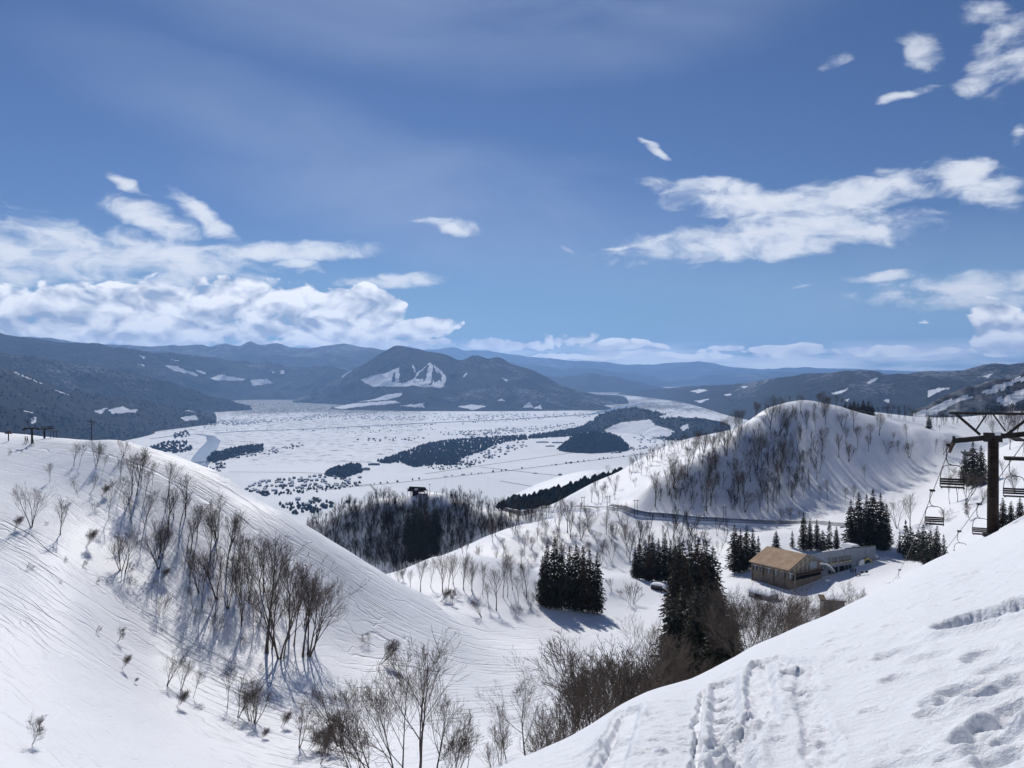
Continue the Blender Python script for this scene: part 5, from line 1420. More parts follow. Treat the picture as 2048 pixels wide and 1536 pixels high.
def build_valley_things():
    rs = np.random.RandomState(9)
    mw = plain('far_wood', (0.020, 0.026, 0.024), 0.9, 0, 0.5, 0.02, 0.05)
    woods = [('cedar strip in the middle of the valley', [(754, 924), (810, 905), (855, 888), (905, 880), (960, 876), (1050, 871), (1055, 879), (1010, 885), (985, 893), (960, 905), (930, 915), (905, 932), (870, 930), (830, 935), (800, 925), (770, 928)], 1900, 10, 20),
             ('', [(650, 952), (660, 942), (690, 933), (720, 930), (724, 945), (690, 955)], 260, 14, 24), ('', [(414, 920), (425, 908), (470, 896), (525, 891), (525, 903), (480, 912), (430, 926)], 420, 12, 22),
             ('', [(1056, 878), (1060, 871), (1100, 866), (1150, 857), (1185, 846), (1190, 862), (1150, 872), (1100, 876)], 700, 10, 20), ('', [(300, 895), (330, 885), (375, 882), (385, 900), (350, 908), (320, 905)], 160, 10, 20), ('', [(345, 868), (375, 860), (380, 872), (350, 878)], 40, 10, 18),
             ('', [(560, 1010), (610, 1000), (680, 1008), (640, 1025), (580, 1030)], 60, 8, 16), ('', [(850, 935), (950, 918), (990, 905), (960, 928), (880, 942)], 60, 6, 11), ('', [(500, 985), (560, 985), (640, 975), (720, 965), (725, 972), (640, 984), (520, 994)], 70, 7, 14),
             ('', [(1055, 985), (1120, 975), (1225, 952), (1240, 944), (1235, 958), (1150, 980), (1080, 992)], 110, 8, 16), ('', [(420, 935), (445, 925), (455, 930), (440, 945)], 25, 6, 12)]
    for lab, poly, n, h0, h1 in woods:
        pts = [vpt(u, v) for u, v in scatter_px(n, poly, n, 0.9)]
        v, q = tri_trees(pts, rs, h0, h1)
        link('woods', new_mesh('woods', v, q, [mw], False), kind='stuff')
    # scattered tree lines and orchards far off
    lines = [[(600, 862), (720, 856), (850, 850), (1000, 843), (1180, 833)], [(690, 868), (800, 862), (900, 856)], [(840, 873), (900, 864), (960, 862), (1000, 858), (1040, 855)], [(610, 836), (700, 831), (800, 828), (900, 828), (1100, 828), (1200, 824)], [(430, 862), (520, 858), (600, 862)], [(300, 862), (360, 855), (440, 850), (500, 848)], [(716, 972), (860, 957), (1003, 942), (1150, 925), (1283, 909)], [(1190, 905), (1290, 895), (1380, 884)], [(330, 846), (420, 842), (480, 836), (560, 832)], [(1230, 806), (1290, 798), (1340, 790)], [(470, 815), (560, 808), (640, 806), (720, 806)], [(480, 830), (600, 822), (700, 818), (800, 821)]]
    pts = []
    for i, ln in enumerate(lines):
        for u, v in dense(ln, 3.0):
            if rs.rand() < (0.22 if i != 6 else .2):
                for r_ in range(2 if v < 860 else 1): pts.append(vpt(u + rs.normal() * 3, v + rs.normal() * (1.2 if v < 900 else .35)))
    v, q = tri_trees(pts, rs, 5, 12, .3)
    link('woods', new_mesh('woods', v, q, [mw], False), kind='stuff')
    # conifer band on the spur above the valley
    pts = []
    for u, v in scatter_px(230, [(985, 1016), (1060, 1004), (1150, 980), (1200, 966), (1240, 950), (1244, 958), (1200, 985), (1120, 1008), (1060, 1016)], 5, 2.5):
        Y = float(hits([u], [v + 2], 900)[0])
        if Y == Y: pts.append(((u - U0) / F * Y, Y, gz((u - U0) / F * Y, Y) - 1))
    v, q = tri_trees(pts, rs, 12, 20, .8)
    link('woods', new_mesh('woods', v, q, [mw], False), kind='stuff')
    # trees on the wooded knolls and near left slope, standing on their meshes
    for o in list(bpy.data.objects):
        if o.type == 'MESH' and o.name.startswith('hill'):
            nv = len(o.data.vertices); co = np.empty(nv * 3, np.float32); o.data.vertices.foreach_get('co', co); co = co.reshape(-1, 3)
            sn = np.empty(nv, np.float32); o.data.attributes['snow'].data.foreach_get('value', sn)
            if co[:, 1].min() > 9000 or co[:, 1].max() < 3700: continue
            ok = np.nonzero((sn < .5) & (co[:, 2] > ZV + 2) & (np.abs(co[:, 0] / co[:, 1]) < .68))[0]
            m_ = min(len(ok), 1900 if co[:, 1].max() < 6000 else 1300)
            sel = rs.choice(ok, m_, replace=False)
            v, q = tri_trees(co[sel] + rs.normal(size=(m_, 3)) * np.array([9, 6, 0]), rs, 9, 18, .5)
            link('woods', new_mesh('woods', v, q, [mw], False), kind='stuff')
    # brown bare wood behind the right hill and on the shaded face: reads as one mass
    tp = TREES['lite']
    def wood(polys, seed, hh, ymin, ymax):
        Vs, Fs, n = [], [], 0
        for poly, cnt in polys:
            for u, v in scatter_px(cnt, poly, seed, 2.0):
                Y = float(hits([u], [v], ymin)[0])
                if not (Y == Y and Y < ymax): continue
                x = (u - U0) / F * Y; z = gz(x, Y)
                H, lst = tp[rs.randint(len(tp))]
                s = hh * (0.6 + 0.7 * rs.rand()) / H; a = rs.rand() * 6.28
                k = 0
                for me in lst:
                    if me.name not in CO:
                        c_ = np.empty(len(me.vertices) * 3, np.float32); me.vertices.foreach_get('co', c_)
                        f_ = np.empty(len(me.loops), np.int32); me.loops.foreach_get('vertex_index', f_); CO[me.name] = (c_.reshape(-1, 3), f_.reshape(-1, 4))
                    c_, f_ = CO[me.name]
                    if me.name.startswith('crown'): pass
                    c2 = c_ * s; c2 = np.c_[c2[:, 0] * math.cos(a) - c2[:, 1] * math.sin(a), c2[:, 0] * math.sin(a) + c2[:, 1] * math.cos(a), c2[:, 2]] + np.array([x, Y, z])
                    Vs.append(c2); Fs.append(f_ + n); n += len(c2)
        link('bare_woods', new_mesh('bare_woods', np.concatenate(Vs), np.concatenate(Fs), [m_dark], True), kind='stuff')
    CO = {}
    m_dark = plain('dark_bark', (0.040, 0.033, 0.030), 0.9, 0, 0.4, 0.2, 0.05)  # bark darkened so its colour carries the shade of the dark face
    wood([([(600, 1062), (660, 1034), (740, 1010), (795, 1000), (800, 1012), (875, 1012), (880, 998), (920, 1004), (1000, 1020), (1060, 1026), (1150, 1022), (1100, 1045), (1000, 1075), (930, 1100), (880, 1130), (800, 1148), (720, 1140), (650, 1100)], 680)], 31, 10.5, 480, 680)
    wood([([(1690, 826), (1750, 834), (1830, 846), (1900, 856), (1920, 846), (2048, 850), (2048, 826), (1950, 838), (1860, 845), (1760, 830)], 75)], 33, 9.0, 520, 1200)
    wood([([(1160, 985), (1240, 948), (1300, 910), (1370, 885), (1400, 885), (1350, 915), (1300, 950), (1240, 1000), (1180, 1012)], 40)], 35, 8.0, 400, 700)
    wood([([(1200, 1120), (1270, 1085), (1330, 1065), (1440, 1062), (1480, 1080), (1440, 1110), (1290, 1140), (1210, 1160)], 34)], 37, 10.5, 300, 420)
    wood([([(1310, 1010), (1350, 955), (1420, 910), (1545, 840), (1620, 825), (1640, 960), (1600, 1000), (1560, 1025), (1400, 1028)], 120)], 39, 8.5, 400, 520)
    # houses: the largest as single things
    walls = [M_CONC, M_CREAM, M_WOOD, plain('blue_grey_wall', (0.16, 0.19, 0.23), 0.7, 0, 0.2, 0.3), M_TIMBER]
    protos = [house_mesh(9, 12, 5.6, 3.0, walls[0]), house_mesh(8, 10, 5.2, 2.6, walls[1]), house_mesh(10, 14, 6.2, 3.2, walls[2]), house_mesh(7, 9, 4.6, 2.4, walls[3]), house_mesh(9, 11, 5.4, 2.8, walls[4]), house_mesh(8, 12, 5.2, 2.8, walls[2], True)]
    zones = [('in the village below the middle wood', [(490, 977), (520, 963), (600, 956), (650, 951), (720, 956), (722, 968), (680, 977), (620, 977), (560, 985), (500, 990)], 95),
             ('along the middle wood', [(900, 936), (925, 920), (960, 908), (990, 895), (1050, 882), (1060, 890), (1010, 912), (960, 928), (920, 938)], 55),
             ('past the river bend wood', [(470, 912), (525, 902), (600, 885), (615, 890), (540, 910), (480, 920)], 34), ('right behind the dark ridge', [(560, 1004), (600, 996), (680, 1000), (760, 985), (700, 1012), (600, 1024)], 14),
             ('at the field edge under the spur', [(1055, 984), (1120, 972), (1180, 962), (1235, 948), (1235, 955), (1160, 975), (1080, 990)], 34), ('in the row far out on the fields', [(715, 880), (760, 874), (850, 874), (845, 881), (760, 883)], 20), ('beside the round wooded mound', [(1205, 904), (1285, 892), (1300, 896), (1230, 908)], 22),
             ('in the hamlet before the cone mountain', [(865, 872), (930, 862), (1010, 856), (1040, 862), (960, 872)], 16)]
    for zi, (lab, poly, n) in enumerate(zones):
        for k_, (u, v) in enumerate(scatter_px(n, poly, 60 + zi, 3.4)):
            x, Y, z = vpt(u, v)
            i = rs.randint(len(protos))
            o = link('house', protos[i])
            o.location = (x, Y, ZV); o.rotation_euler = (0, 0, rs.rand() * 3.14); s = 1.0 + rs.rand() * .35; o.scale = (s, s, s)
            look = ['grey walled', 'cream walled', 'brown boarded', 'blue grey', 'weathered timber', 'snow free dark roofed'][i]
            o['label'] = f"tiny {look} house {'' if i == 5 else 'under a snow roof '}{lab}"; o['category'] = 'house'; o['group'] = f"houses {lab}"
    # bigger halls
    def hall(u, v, w, l, h, rz, label, m_):
        x, Y, z = vpt(u, v)
        Hh = thing('farm_hall', label, 'hall', (x, Y, ZV), rz, 'large halls in the valley')
        part('wall', box(-w / 2, w / 2, -l / 2, l / 2, -1, h), m_, Hh)
        part('roof', prism([(-w / 2 - 1, h), (w / 2 + 1, h), (0, h + l * .16 + 1)], -l / 2 - 1, l / 2 + 1), M_SNOWCAP, Hh)
        for i in range(5): part('window', box(-w * .4 + i * w * .18, -w * .4 + i * w * .18 + w * .1, -l / 2 - .2, -l / 2 + .05, h * .4, h * .75), M_GLASS, Hh)
    hall(732, 940, 42, 16, 12, .1, 'long pale school block with white roof before the small cedar wood', M_CREAM)
    hall(748, 930, 62, 16, 10, .05, 'longest dark grey block behind the pale school', walls[3])
    hall(1085, 885, 90, 14, 7, .05, 'long low greenhouse hall left of the wooded mound, upper row', walls[3]); hall(1115, 886, 80, 14, 7, .03, 'long low hall nearest the wooded mound', walls[3]); hall(1100, 893, 60, 12, 6, .03, 'shorter low hall in front of the greenhouse row', M_CONC)
    hall(768, 1002, 20, 12, 6, .3, 'single barn on the white field just over the dark ridge', M_CONC); hall(1120, 950, 18, 8, 6, 0, 'lone dark barn in the middle of the big white field', M_WOOD); hall(1070, 947, 22, 6, 3.5, 0, 'flat lone shed on the big white field', M_WOOD)
    # the rest of the roofs merge into specks
    V, Q, fm, n = [], [], [], 0
    far = [([(300, 850), (420, 842), (560, 838), (700, 822), (820, 822), (640, 838), (480, 850)], 260), ([(600, 834), (900, 830), (1180, 826), (1190, 832), (1000, 840), (800, 842)], 220), ([(880, 870), (960, 860), (1040, 856), (1150, 846), (1160, 852), (1050, 866), (940, 874)], 130), ([(1240, 806), (1330, 790), (1420, 812), (1400, 822), (1300, 820)], 150), ([(440, 830), (620, 808), (720, 806), (800, 815), (600, 822)], 160), ([(1250, 872), (1330, 865), (1420, 872), (1380, 884), (1280, 886)], 60), ([(380, 940), (440, 925), (460, 935), (420, 955)], 20)]
    for i, (poly, c_) in enumerate(far):
        for u, v in scatter_px(c_, poly, 90 + i, 2.0):
            x, Y, z = vpt(u, v); w = 5 + 4 * rs.rand(); a = rs.rand() * 3.14
            b_, f_ = cm([box(-w, w, -w * .7, w * .7, -1, 6), prism([(-w - .6, 6.0), (w + .6, 6.0), (0, 9.5)], -w * .7 - .6, w * .7 + .6)])
            for p in b_: V.append((x + p[0] * math.cos(a) - p[1] * math.sin(a), Y + p[0] * math.sin(a) + p[1] * math.cos(a), ZV + p[2]))
            Q += [tuple(j + n for j in q) for q in f_]; fm += [0] * 6 + [1] * (len(f_) - 6); n += len(b_)
    link('distant_roofs', new_mesh('distant_roofs', V, Q, [walls[3], M_SNOWCAP], False, fm), kind='stuff')
    # bridge over the river
    a, b = vpt(366, 930), vpt(420, 927)
    B = thing('road_bridge', 'low dark road bridge crossing the river behind the left hill', 'bridge', (a[0], a[1], ZV), math.atan2(b[1] - a[1], b[0] - a[0])); ln = math.hypot(b[0] - a[0], b[1] - a[1])
    part('deck', box(-20, ln + 20, -4, 4, 9, 11), M_CONC, B); part('railing', box(-20, ln + 20, -4.2, -4.0, 11, 12.4), M_STEEL, B)
    for i in range(4): part('pier', box(ln * (i + .5) / 4 - 1.5, ln * (i + .5) / 4 + 1.5, -3, 3, -1, 9), M_CONC, B)

# ------------------------------------------------------------------ where the trees stand
BT = 'bare tree'
def zl(lst, s, ou, ov): return [(ou + a / s, ov + b / s, ov + c / s) + tuple(r) for a, b, c, *r in lst]
def d(a): return math.radians(a)
SIZE = lambda px: 'tall' if px > 95 else 'middling' if px > 60 else 'small'
FORM = {'beech': 'round crowned', 'multi': 'many stemmed', 'slim': 'slender', 'bent': 'crook trunked', 'lean': 'leaning', 'bush': 'twiggy'}
def build_left_hill_trees():
    G = 'bare trees on the left hill'
    a = zl([(500, 385, 195, 'bent', 4), (545, 370, 215, 'slim', 6), (655, 378, 188, 'multi', 0), (700, 425, 300, 'slim', 10), (840, 322, 190, 'multi', 14), (340, 482, 352, 'beech', 0), (535, 602, 470, 'slim', -12),
            (600, 585, 440, 'bent', -14), (825, 505, 330, 'slim', 3), (900, 582, 310, 'beech', 2), (932, 588, 290, 'beech', 12), (1150, 595, 352, 'beech', 6), (215, 792, 490, 'multi', 4), (410, 845, 590, 'beech', 8),
            (745, 737, 470, 'slim', 0), (850, 722, 545, 'slim', 6), (903, 832, 580, 'slim', 2), (1145, 832, 520, 'beech', 5), (1000, 742, 545, 'slim', 16), (1230, 782, 555, 'beech', 8), (1275, 972, 735, 'beech', 4),
            (825, 1092, 800, 'multi', 2), (855, 1096, 815, 'beech', 16), (1075, 1016, 800, 'beech', 20), (1435, 1012, 690, 'beech', 2), (1485, 1282, 860, 'multi', 3), (1547, 1082, 700, 'beech', 4), (1380, 1352, 1020, 'slim', 3),
            (1290, 1182, 940, 'slim', 6), (1540, 1332, 1080, 'slim', 24), (1655, 1442, 985, 'slim', 3), (1668, 1092, 870, 'beech', 6), (1800, 1252, 880, 'beech', 3), (1320, 1382, 1195, 'slim', -4), (1190, 740, 560, 'multi', 4),
            (960, 480, 300, 'slim', 10), (1040, 520, 360, 'slim', 8), (880, 650, 480, 'slim', 4), (1700, 1300, 960, 'slim', 2), (1590, 900, 720, 'slim', 5), (1345, 880, 640, 'beech', 3)], 3.413, 0, 820)
    a += zl([(1415, 302, -60, 'slim', 2), (1482, 344, 80, 'slim', -6), (1562, 462, -190, 'beech', 2), (1592, 442, -120, 'slim', 4), (1640, 496, -40, 'multi', 3), (1660, 498, 40, 'slim', 12), (1772, 490, 20, 'beech', 3), (1805, 482, -40, 'multi', 5), (1780, 302, 10, 'beech', 8),
             (1720, 420, -60, 'slim', 3), (1835, 440, 60, 'beech', 10), (1690, 380, -40, 'beech', 2)], 2.926, 0, 1150)
    for u, v in scatter_px(26, [(230, 990), (330, 960), (420, 1040), (520, 1130), (600, 1200), (560, 1270), (440, 1240), (330, 1180), (260, 1090)], 41, 24): a.append((u, v, v - _rr.uniform(46, 95), _rr.choice(['slim', 'beech', 'multi']), _rr.uniform(-4, 12)))
    for u, vb, vt, k, tl in a:
        px = vb - vt
        where = ('on the left hill crest' if vb < 945 else 'high on the left hill' if vb < 1020 else 'half way down the left hill' if vb < 1150 else 'in the dense clump below the left hill')
        side = 'near the outer slope' if u < 150 else 'towards the piste' if u > 360 else 'mid face'
        lean = ' tilting downhill' if tl > 9 else ' tilting uphill' if tl < -9 else ''
        plant_px('bare_tree', k, u, vb, vt, f"{SIZE(px)} {FORM[k]} tree{lean} {where}", BT, G, tilt=d(tl), ymin=50)
    G = 'bent shrubs poking out of the left hill snow'
    b = zl([(95, 802, 690, 'lean', 0), (640, 692, 620, 'bush', 20), (585, 917, 780, 'lean', 0), (690, 592, 500, 'lean', 8), (180, 1107, 1035, 'bush', 40), (435, 1022, 975, 'bush', 45), (560, 1052, 985, 'bush', 40), (655, 1172, 1125, 'bush', 50), (870, 1110, 1010, 'bush', 30),
            (1095, 1147, 1045, 'lean', 6), (1100, 1392, 1210, 'bush', 15), (1330, 1402, 1330, 'bush', 20), (880, 1190, 1100, 'bush', 30), (310, 770, 735, 'bush', 40), (60, 300, 250, 'bush', 30), (140, 285, 255, 'bush', 20), (400, 1185, 1150, 'bush', 50), (1050, 1180, 1130, 'bush', 20)], 3.413, 0, 820)
    b += zl([(685, 387, 295, 'lean', 10), (560, 332, 280, 'bush', 40), (712, 547, 455, 'lean', 0), (780, 627, 588, 'lean', 20), (972, 642, 435, 'multi', 4), (1060, 672, 495, 'multi', 16), (1130, 722, 545, 'slim', 22), (1028, 780, 660, 'lean', 4), (1150, 790, 735, 'bush', 50),
             (1330, 787, 535, 'slim', 4), (1388, 842, 595, 'multi', 8), (1465, 862, 635, 'multi', -2), (1492, 876, 590, 'multi', 10), (1510, 562, 497, 'bush', 40), (1522, 967, 885, 'lean', 8), (1640, 902, 785, 'lean', 0), (1750, 1017, 740, 'multi', 6), (1800, 1027, 870, 'lean', 4),
             (1850, 1042, 900, 'lean', 6), (182, 987, 808, 'lean', 3), (1345, 880, 830, 'bush', 55), (1240, 325, 180, 'bush', 20), (1410, 405, 330, 'bush', 20), (1560, 330, 250, 'bush', 10), (1900, 960, 860, 'lean', 8), (1470, 870, 700, 'slim', -8)], 2.926, 0, 1150)
    for u, vb, vt, k, tl in b:
        px = vb - vt
        kind = 'bare_tree' if k in ('multi', 'slim') else 'bare_shrub'
        where = ('alone on the smooth near snow' if u < 120 and vb > 1400 else 'on the tracked lower slope' if vb > 1330 else 'under the left hill tree clump' if u > 300 and vb > 1180 else 'on the steep left hill face' if vb > 920 else 'beside the hilltop track')
        plant_px(kind, k, u, vb, vt, f"{'knee high' if px < 35 else 'low' if px < 60 else 'man high'} {FORM.get(k, 'twiggy')} bare {'sapling' if kind == 'bare_tree' else 'shrub'} {where}", BT if kind == 'bare_tree' else 'shrub', G if kind != 'bare_tree' else 'saplings on the tracked lower slope', tilt=d(tl), ymin=40, rz=0.3 * _rr.random() - .15 if k == 'lean' else None)

def build_front_trees():
    G = 'bare trees at the foot of the camera slope'
    for (u, vb, vt, k, tl, lab) in [(679, 1492, 1362, 'multi', -2, 'dense bare tree just outside the big near tree clump, beside the snow hump'),
            (752, 1560, 1362, 'hero', -12, 'near bare tree of the bottom clump spreading towards the open piste'), (800, 1572, 1345, 'hero', -6, 'near bare tree in the middle of the bottom clump with crossing limbs'),
            (838, 1566, 1286, 'hero', 2, 'tallest near bare tree of the bottom clump reaching over the piste'), (868, 1574, 1392, 'hero', 14, 'near bare tree of the bottom clump bowing towards the snow edge'),
            (720, 1560, 1400, 'brush', -10, 'bushy bare tree filling the base of the bottom clump'), (905, 1570, 1425, 'brush', 10, 'low bushy bare tree by the snow edge beside the bottom clump'),
            (934, 1534, 1448, 'slim', 12, 'thin bare sapling between the bottom clump and snow edge'), (1013, 1516, 1408, 'slim', -4, 'thin upright bare sapling at the lower end of the snow edge'),
            (1050, 1508, 1362, 'hero', -14, 'slim forking bare tree leaning out over the piste from the snow edge'), (985, 1530, 1470, 'bush', 0, 'low bare bush at the very foot of the snow edge'), (1000, 1524, 1440, 'brush', 0, 'bare bush beside the forking tree at the snow edge'),
            (640, 1528, 1440, 'lean', 4, 'thin bare sapling tilting beside the snow hump'), (655, 1512, 1430, 'lean', 10, 'second thin bare sapling tilting beside the snow hump'),
            (757, 1327, 1270, 'lean', 8, 'wispy bare shrub in the snow hollow of the piste, upper one'), (785, 1338, 1300, 'bush', 0, 'wispy bare shrub in the snow hollow of the piste, lower one'), (737, 1290, 1258, 'bush', -30, 'bare twigs sticking out of the hollow below the ski lines'), (787, 1292, 1272, 'bush', 50, 'bowed bare twigs by the ski lines in the bowl'),
            (880, 1205, 1170, 'lean', 10, 'bowed bare shrub beside the ridge piste'), (905, 1212, 1180, 'lean', 20, 'bowed bare shrub below the knoll')]:
        Y = None
        plant_px('bare_tree' if k in ('hero', 'slim', 'multi') else 'bare_shrub', k, u, vb, vt, lab, BT if k in ('hero', 'slim', 'multi') else 'shrub', G, tilt=d(tl), ymin=30)
    # thicket right behind the edge of the camera slope
    G = 'bare thicket behind the snow edge'
    rs = random.Random(5)
    i = 0
    for u, Yv, vt in [(1075, 50, 1440), (1100, 46, 1425), (1135, 50, 1370), (1150, 62, 1300), (1180, 66, 1282), (1195, 52, 1330), (1207, 60, 1262), (1235, 56, 1310), (1250, 64, 1285),
                      (1265, 52, 1290), (1292, 58, 1262), (1305, 70, 1252), (1330, 64, 1285), (1360, 60, 1290), (1398, 62, 1310), (1420, 56, 1318), (1440, 60, 1330), (1465, 64, 1322), (1128, 44, 1430), (1200, 44, 1400), (1300, 48, 1350)]:
        x = (u - U0) / F * Yv; z = gz(x, Yv); vb = HZ - F * z / Yv
        h = min((vb - vt) / F * Yv, 9.5)
        k = ['brush', 'hero', 'brush'][i % 3]
        where = 'lower end' if u < 1150 else 'middle' if u < 1270 else 'upper end'
        plant('bare_tree' if k == 'hero' else 'bare_shrub', k, x, Yv, h, f"{'forking bare tree' if k == 'hero' else 'dense brown bush'} {'rising high' if vt < 1300 else 'half hidden'} in the snow edge thicket, {where}", BT if k == 'hero' else 'shrub', G, tilt=d(rs.uniform(-12, 10)), sx=1.0)
        i += 1
    # tall bare trees between the big cedars and the lodge
    G = 'bare trees below the lodge'
    for u, Yv, vt, tl in [(1488, 120, 1165, -3), (1503, 110, 1180, 4), (1525, 118, 1190, 10), (1540, 100, 1178, 12), (1558, 106, 1200, 18), (1580, 112, 1185, 20), (1600, 104, 1205, 24), (1625, 110, 1200, 26), (1640, 120, 1215, 20), (1478, 128, 1210, -8), (1512, 128, 1200, -10), (1570, 128, 1215, 8), (1660, 135, 1180, 6), (1690, 150, 1175, 4), (1700, 158, 1160, 10)]:
        x = (u - U0) / F * Yv; z = gz(x, Yv); vb = HZ - F * z / Yv
        plant('bare_tree', 'hero' if u < 1650 else 'multi', x, Yv, min(14, (vb - vt) / F * Yv), f"{'upright' if abs(tl) < 9 else 'outward leaning'} bare tree below the lodge {'next to the big cedars' if u < 1530 else 'in front of its lit snow' if u < 1650 else 'beside the small hut'}", BT, G, tilt=d(tl))

def build_mid_trees():
    G = 'bare trees on the snowy knoll'
    a = zl([(200, 1032, 880, 'multi', -8), (240, 982, 820, 'slim', 0), (285, 992, 740, 'beech', 0), (325, 905, 640, 'slim', 0), (352, 905, 690, 'slim', 3), (470, 905, 690, 'beech', 0), (420, 945, 770, 'slim', 2), (412, 1030, 930, 'bush', 10), (495, 985, 860, 'multi', 6), (85, 862, 640, 'slim', 0),
            (135, 862, 715, 'beech', 0), (20, 825, 640, 'beech', 0), (995, 867, 780, 'multi', 0), (1115, 950, 775, 'bush', 0), (1052, 897, 840, 'bush', -10), (385, 860, 640, 'slim', 0), (445, 850, 690, 'slim', 2), (530, 930, 800, 'slim', 4)], 3.072, 900, 900)
    a += zl([(1290, 827, 640, 'beech', 0), (1350, 802, 630, 'slim', 2), (1420, 832, 610, 'beech', 0), (1455, 832, 630, 'slim', 4), (1540, 822, 630, 'slim', 0), (1590, 832, 650, 'beech', 0), (1160, 772, 670, 'multi', 0), (1110, 725, 670, 'beech', 0), (1230, 800, 700, 'beech', 3), (1650, 850, 660, 'slim', 0), (1085, 740, 690, 'multi', 0), (1190, 760, 680, 'multi', 0)], 2.926, 400, 900)
    for i, (u, vb, vt, k, tl) in enumerate(a):
        where = 'in the meadow behind the cedars' if u > 1200 else 'on the knoll beside the cedars' if u > 1010 else 'in the middle of the white knoll' if u > 900 else 'at the end of the knoll by the piste'
        plant_px('bare_shrub' if k == 'bush' else 'bare_tree', k, u, vb, vt, f"{SIZE((vb - vt) * 1.3)} {FORM[k]} bare {'shrub' if k == 'bush' else 'tree'} {where}", 'shrub' if k == 'bush' else BT, G, tilt=d(tl), ymin=190)
    G = 'bare trees on the ribbed middle ridge'
    a = zl([(400, 522, 375, 'beech', 0), (540, 512, 375, 'slim', 0), (670, 532, 345, 'beech', 0), (722, 502, 300, 'beech', 0), (800, 562, 395, 'multi', 0), (910, 422, 345, 'slim', 0), (1090, 455, 380, 'beech', 0), (570, 612, 495, 'slim', 0), (440, 702, 600, 'slim', 0), (350, 682, 565, 'slim', 0),
            (290, 682, 595, 'beech', 0), (100, 642, 555, 'beech', 0), (170, 732, 565, 'slim', 0), (1087, 645, 415, 'slim', 0), (920, 690, 560, 'slim', 0), (985, 500, 440, 'lean', 0)], 3.072, 900, 900)
    for u, v in scatter_px(40, [(890, 1110), (1000, 1072), (1160, 1036), (1240, 1030), (1290, 1090), (1180, 1130), (1060, 1130), (940, 1118)], 3, 14): a.append((u, v, v - _rr.uniform(22, 46), _rr.choice(['beech', 'slim', 'multi', 'bush']), 0))
    for u, vb, vt, k, tl in a:
        where = 'along the ridge crest' if vb < 1040 or (u < 1000 and vb < 1100) else 'on the ribs below the road' if u > 1100 else 'on the shaded ribs of the middle ridge'
        plant_px('bare_shrub' if k in ('bush', 'lean') else 'bare_tree', k, u, vb, vt, f"{SIZE((vb - vt) * 1.6)} {FORM[k]} bare {'shrub' if k in ('bush', 'lean') else 'tree'} {where}", 'shrub' if k in ('bush', 'lean') else BT, G, tilt=d(tl), ymin=300)
    G = 'bare trees on the big right hill'
    def dn(u, v): return 1.0 if v > 855 else 0.7
    face = scatter_px(74, [(1300, 1000), (1350, 945), (1420, 905), (1480, 865), (1545, 822), (1620, 812), (1700, 828), (1760, 850), (1840, 880), (1870, 915), (1790, 925), (1700, 930), (1640, 960), (1600, 1000), (1560, 1030), (1400, 1032), (1310, 1022)], 11, 15, dn)
    for u, v in face:
        h = _rr.uniform(28, 62) * (1.15 if u < 1560 else 0.8)
        k = _rr.choice(['beech', 'beech', 'multi', 'slim'])
        band = 'high on right hill' if v < 862 else 'half up right hill' if v < 945 else 'low on right hill'
        side = 'spur end' if u < 1450 else 'basin end' if u > 1650 else 'mid face'
        plant_px('bare_tree', k, u, v, v - h, f"{SIZE(h * 1.7)} {FORM[k]} tree {band}, {side}", BT, G, ymin=330, tilt=d(_rr.uniform(-3, 6)))
    G = 'bare trees along the right hill skyline'
    for u, v, h, k in [(1424, 892, 30, 'multi'), (1436, 885, 36, 'multi'), (1448, 876, 40, 'beech'), (1462, 868, 46, 'multi'), (1472, 862, 42, 'beech'), (1484, 855, 38, 'multi'), (1508, 832, 30, 'multi'), (1514, 828, 26, 'beech'), (1534, 818, 14, 'bush'), (1580, 806, 14, 'slim'), (1638, 806, 22, 'multi'), (1648, 806, 24, 'beech'), (1658, 810, 20, 'multi'), (1672, 812, 24, 'beech'), (1684, 815, 20, 'slim'),
                       (1400, 905, 40, 'beech'), (1388, 912, 34, 'multi'), (1408, 900, 44, 'multi'), (1376, 920, 30, 'beech'), (1340, 940, 24, 'slim'), (1352, 934, 28, 'beech'), (1880, 862, 12, 'slim')]:
        plant_px('bare_tree', k, u, v + 3, v - h, f"{'dark bushy' if k == 'multi' else 'lone thin' if k in ('slim', 'bush') else 'round'} tree on the right hill skyline {'beside the summit cornice' if u > 1600 else 'near the top of the rise' if u > 1500 else 'on the climbing spur'}", BT, G, ymin=330)
    G = 'bare trees round the basin and lift line'
    for u, v, h, k in [(1730, 960, 30, 'slim'), (1655, 1000, 46, 'bent'), (1640, 1000, 30, 'slim'), (1580, 1045, 34, 'multi'), (1598, 1046, 26, 'slim'), (1550, 1056, 46, 'bent'), (1820, 1056, 68, 'beech'), (1795, 1056, 60, 'multi'), (1690, 1010, 36, 'slim'), (1706, 1010, 40, 'slim'), (1870, 905, 28, 'slim'), (1886, 910, 34, 'multi'), (1900, 1010, 60, 'slim'), (1915, 1005, 70, 'slim'), (1930, 1010, 74, 'multi'), (1960, 1010, 40, 'multi'), (2020, 900, 60, 'beech'), (2035, 880, 60, 'beech'), (2045, 915, 46, 'slim'), (2005, 960, 40, 'slim'), (2030, 985, 50, 'multi'), (1985, 880, 40, 'beech'), (2012, 862, 44, 'multi'), (1940, 1040, 34, 'lean'), (1890, 1040, 30, 'bush'), (1860, 1060, 30, 'bush')]:
        plant_px('bare_tree' if k not in ('bush', 'lean') else 'bare_shrub', k, u, v, v - h, f"{FORM[k]} bare {'shrub' if k in ('bush', 'lean') else 'tree'} {'behind the lift tower' if u > 1895 else 'by the tall cedars of the basin' if u > 1760 else 'at the basin edge under the right hill'}", BT if k not in ('bush', 'lean') else 'shrub', G, ymin=200)

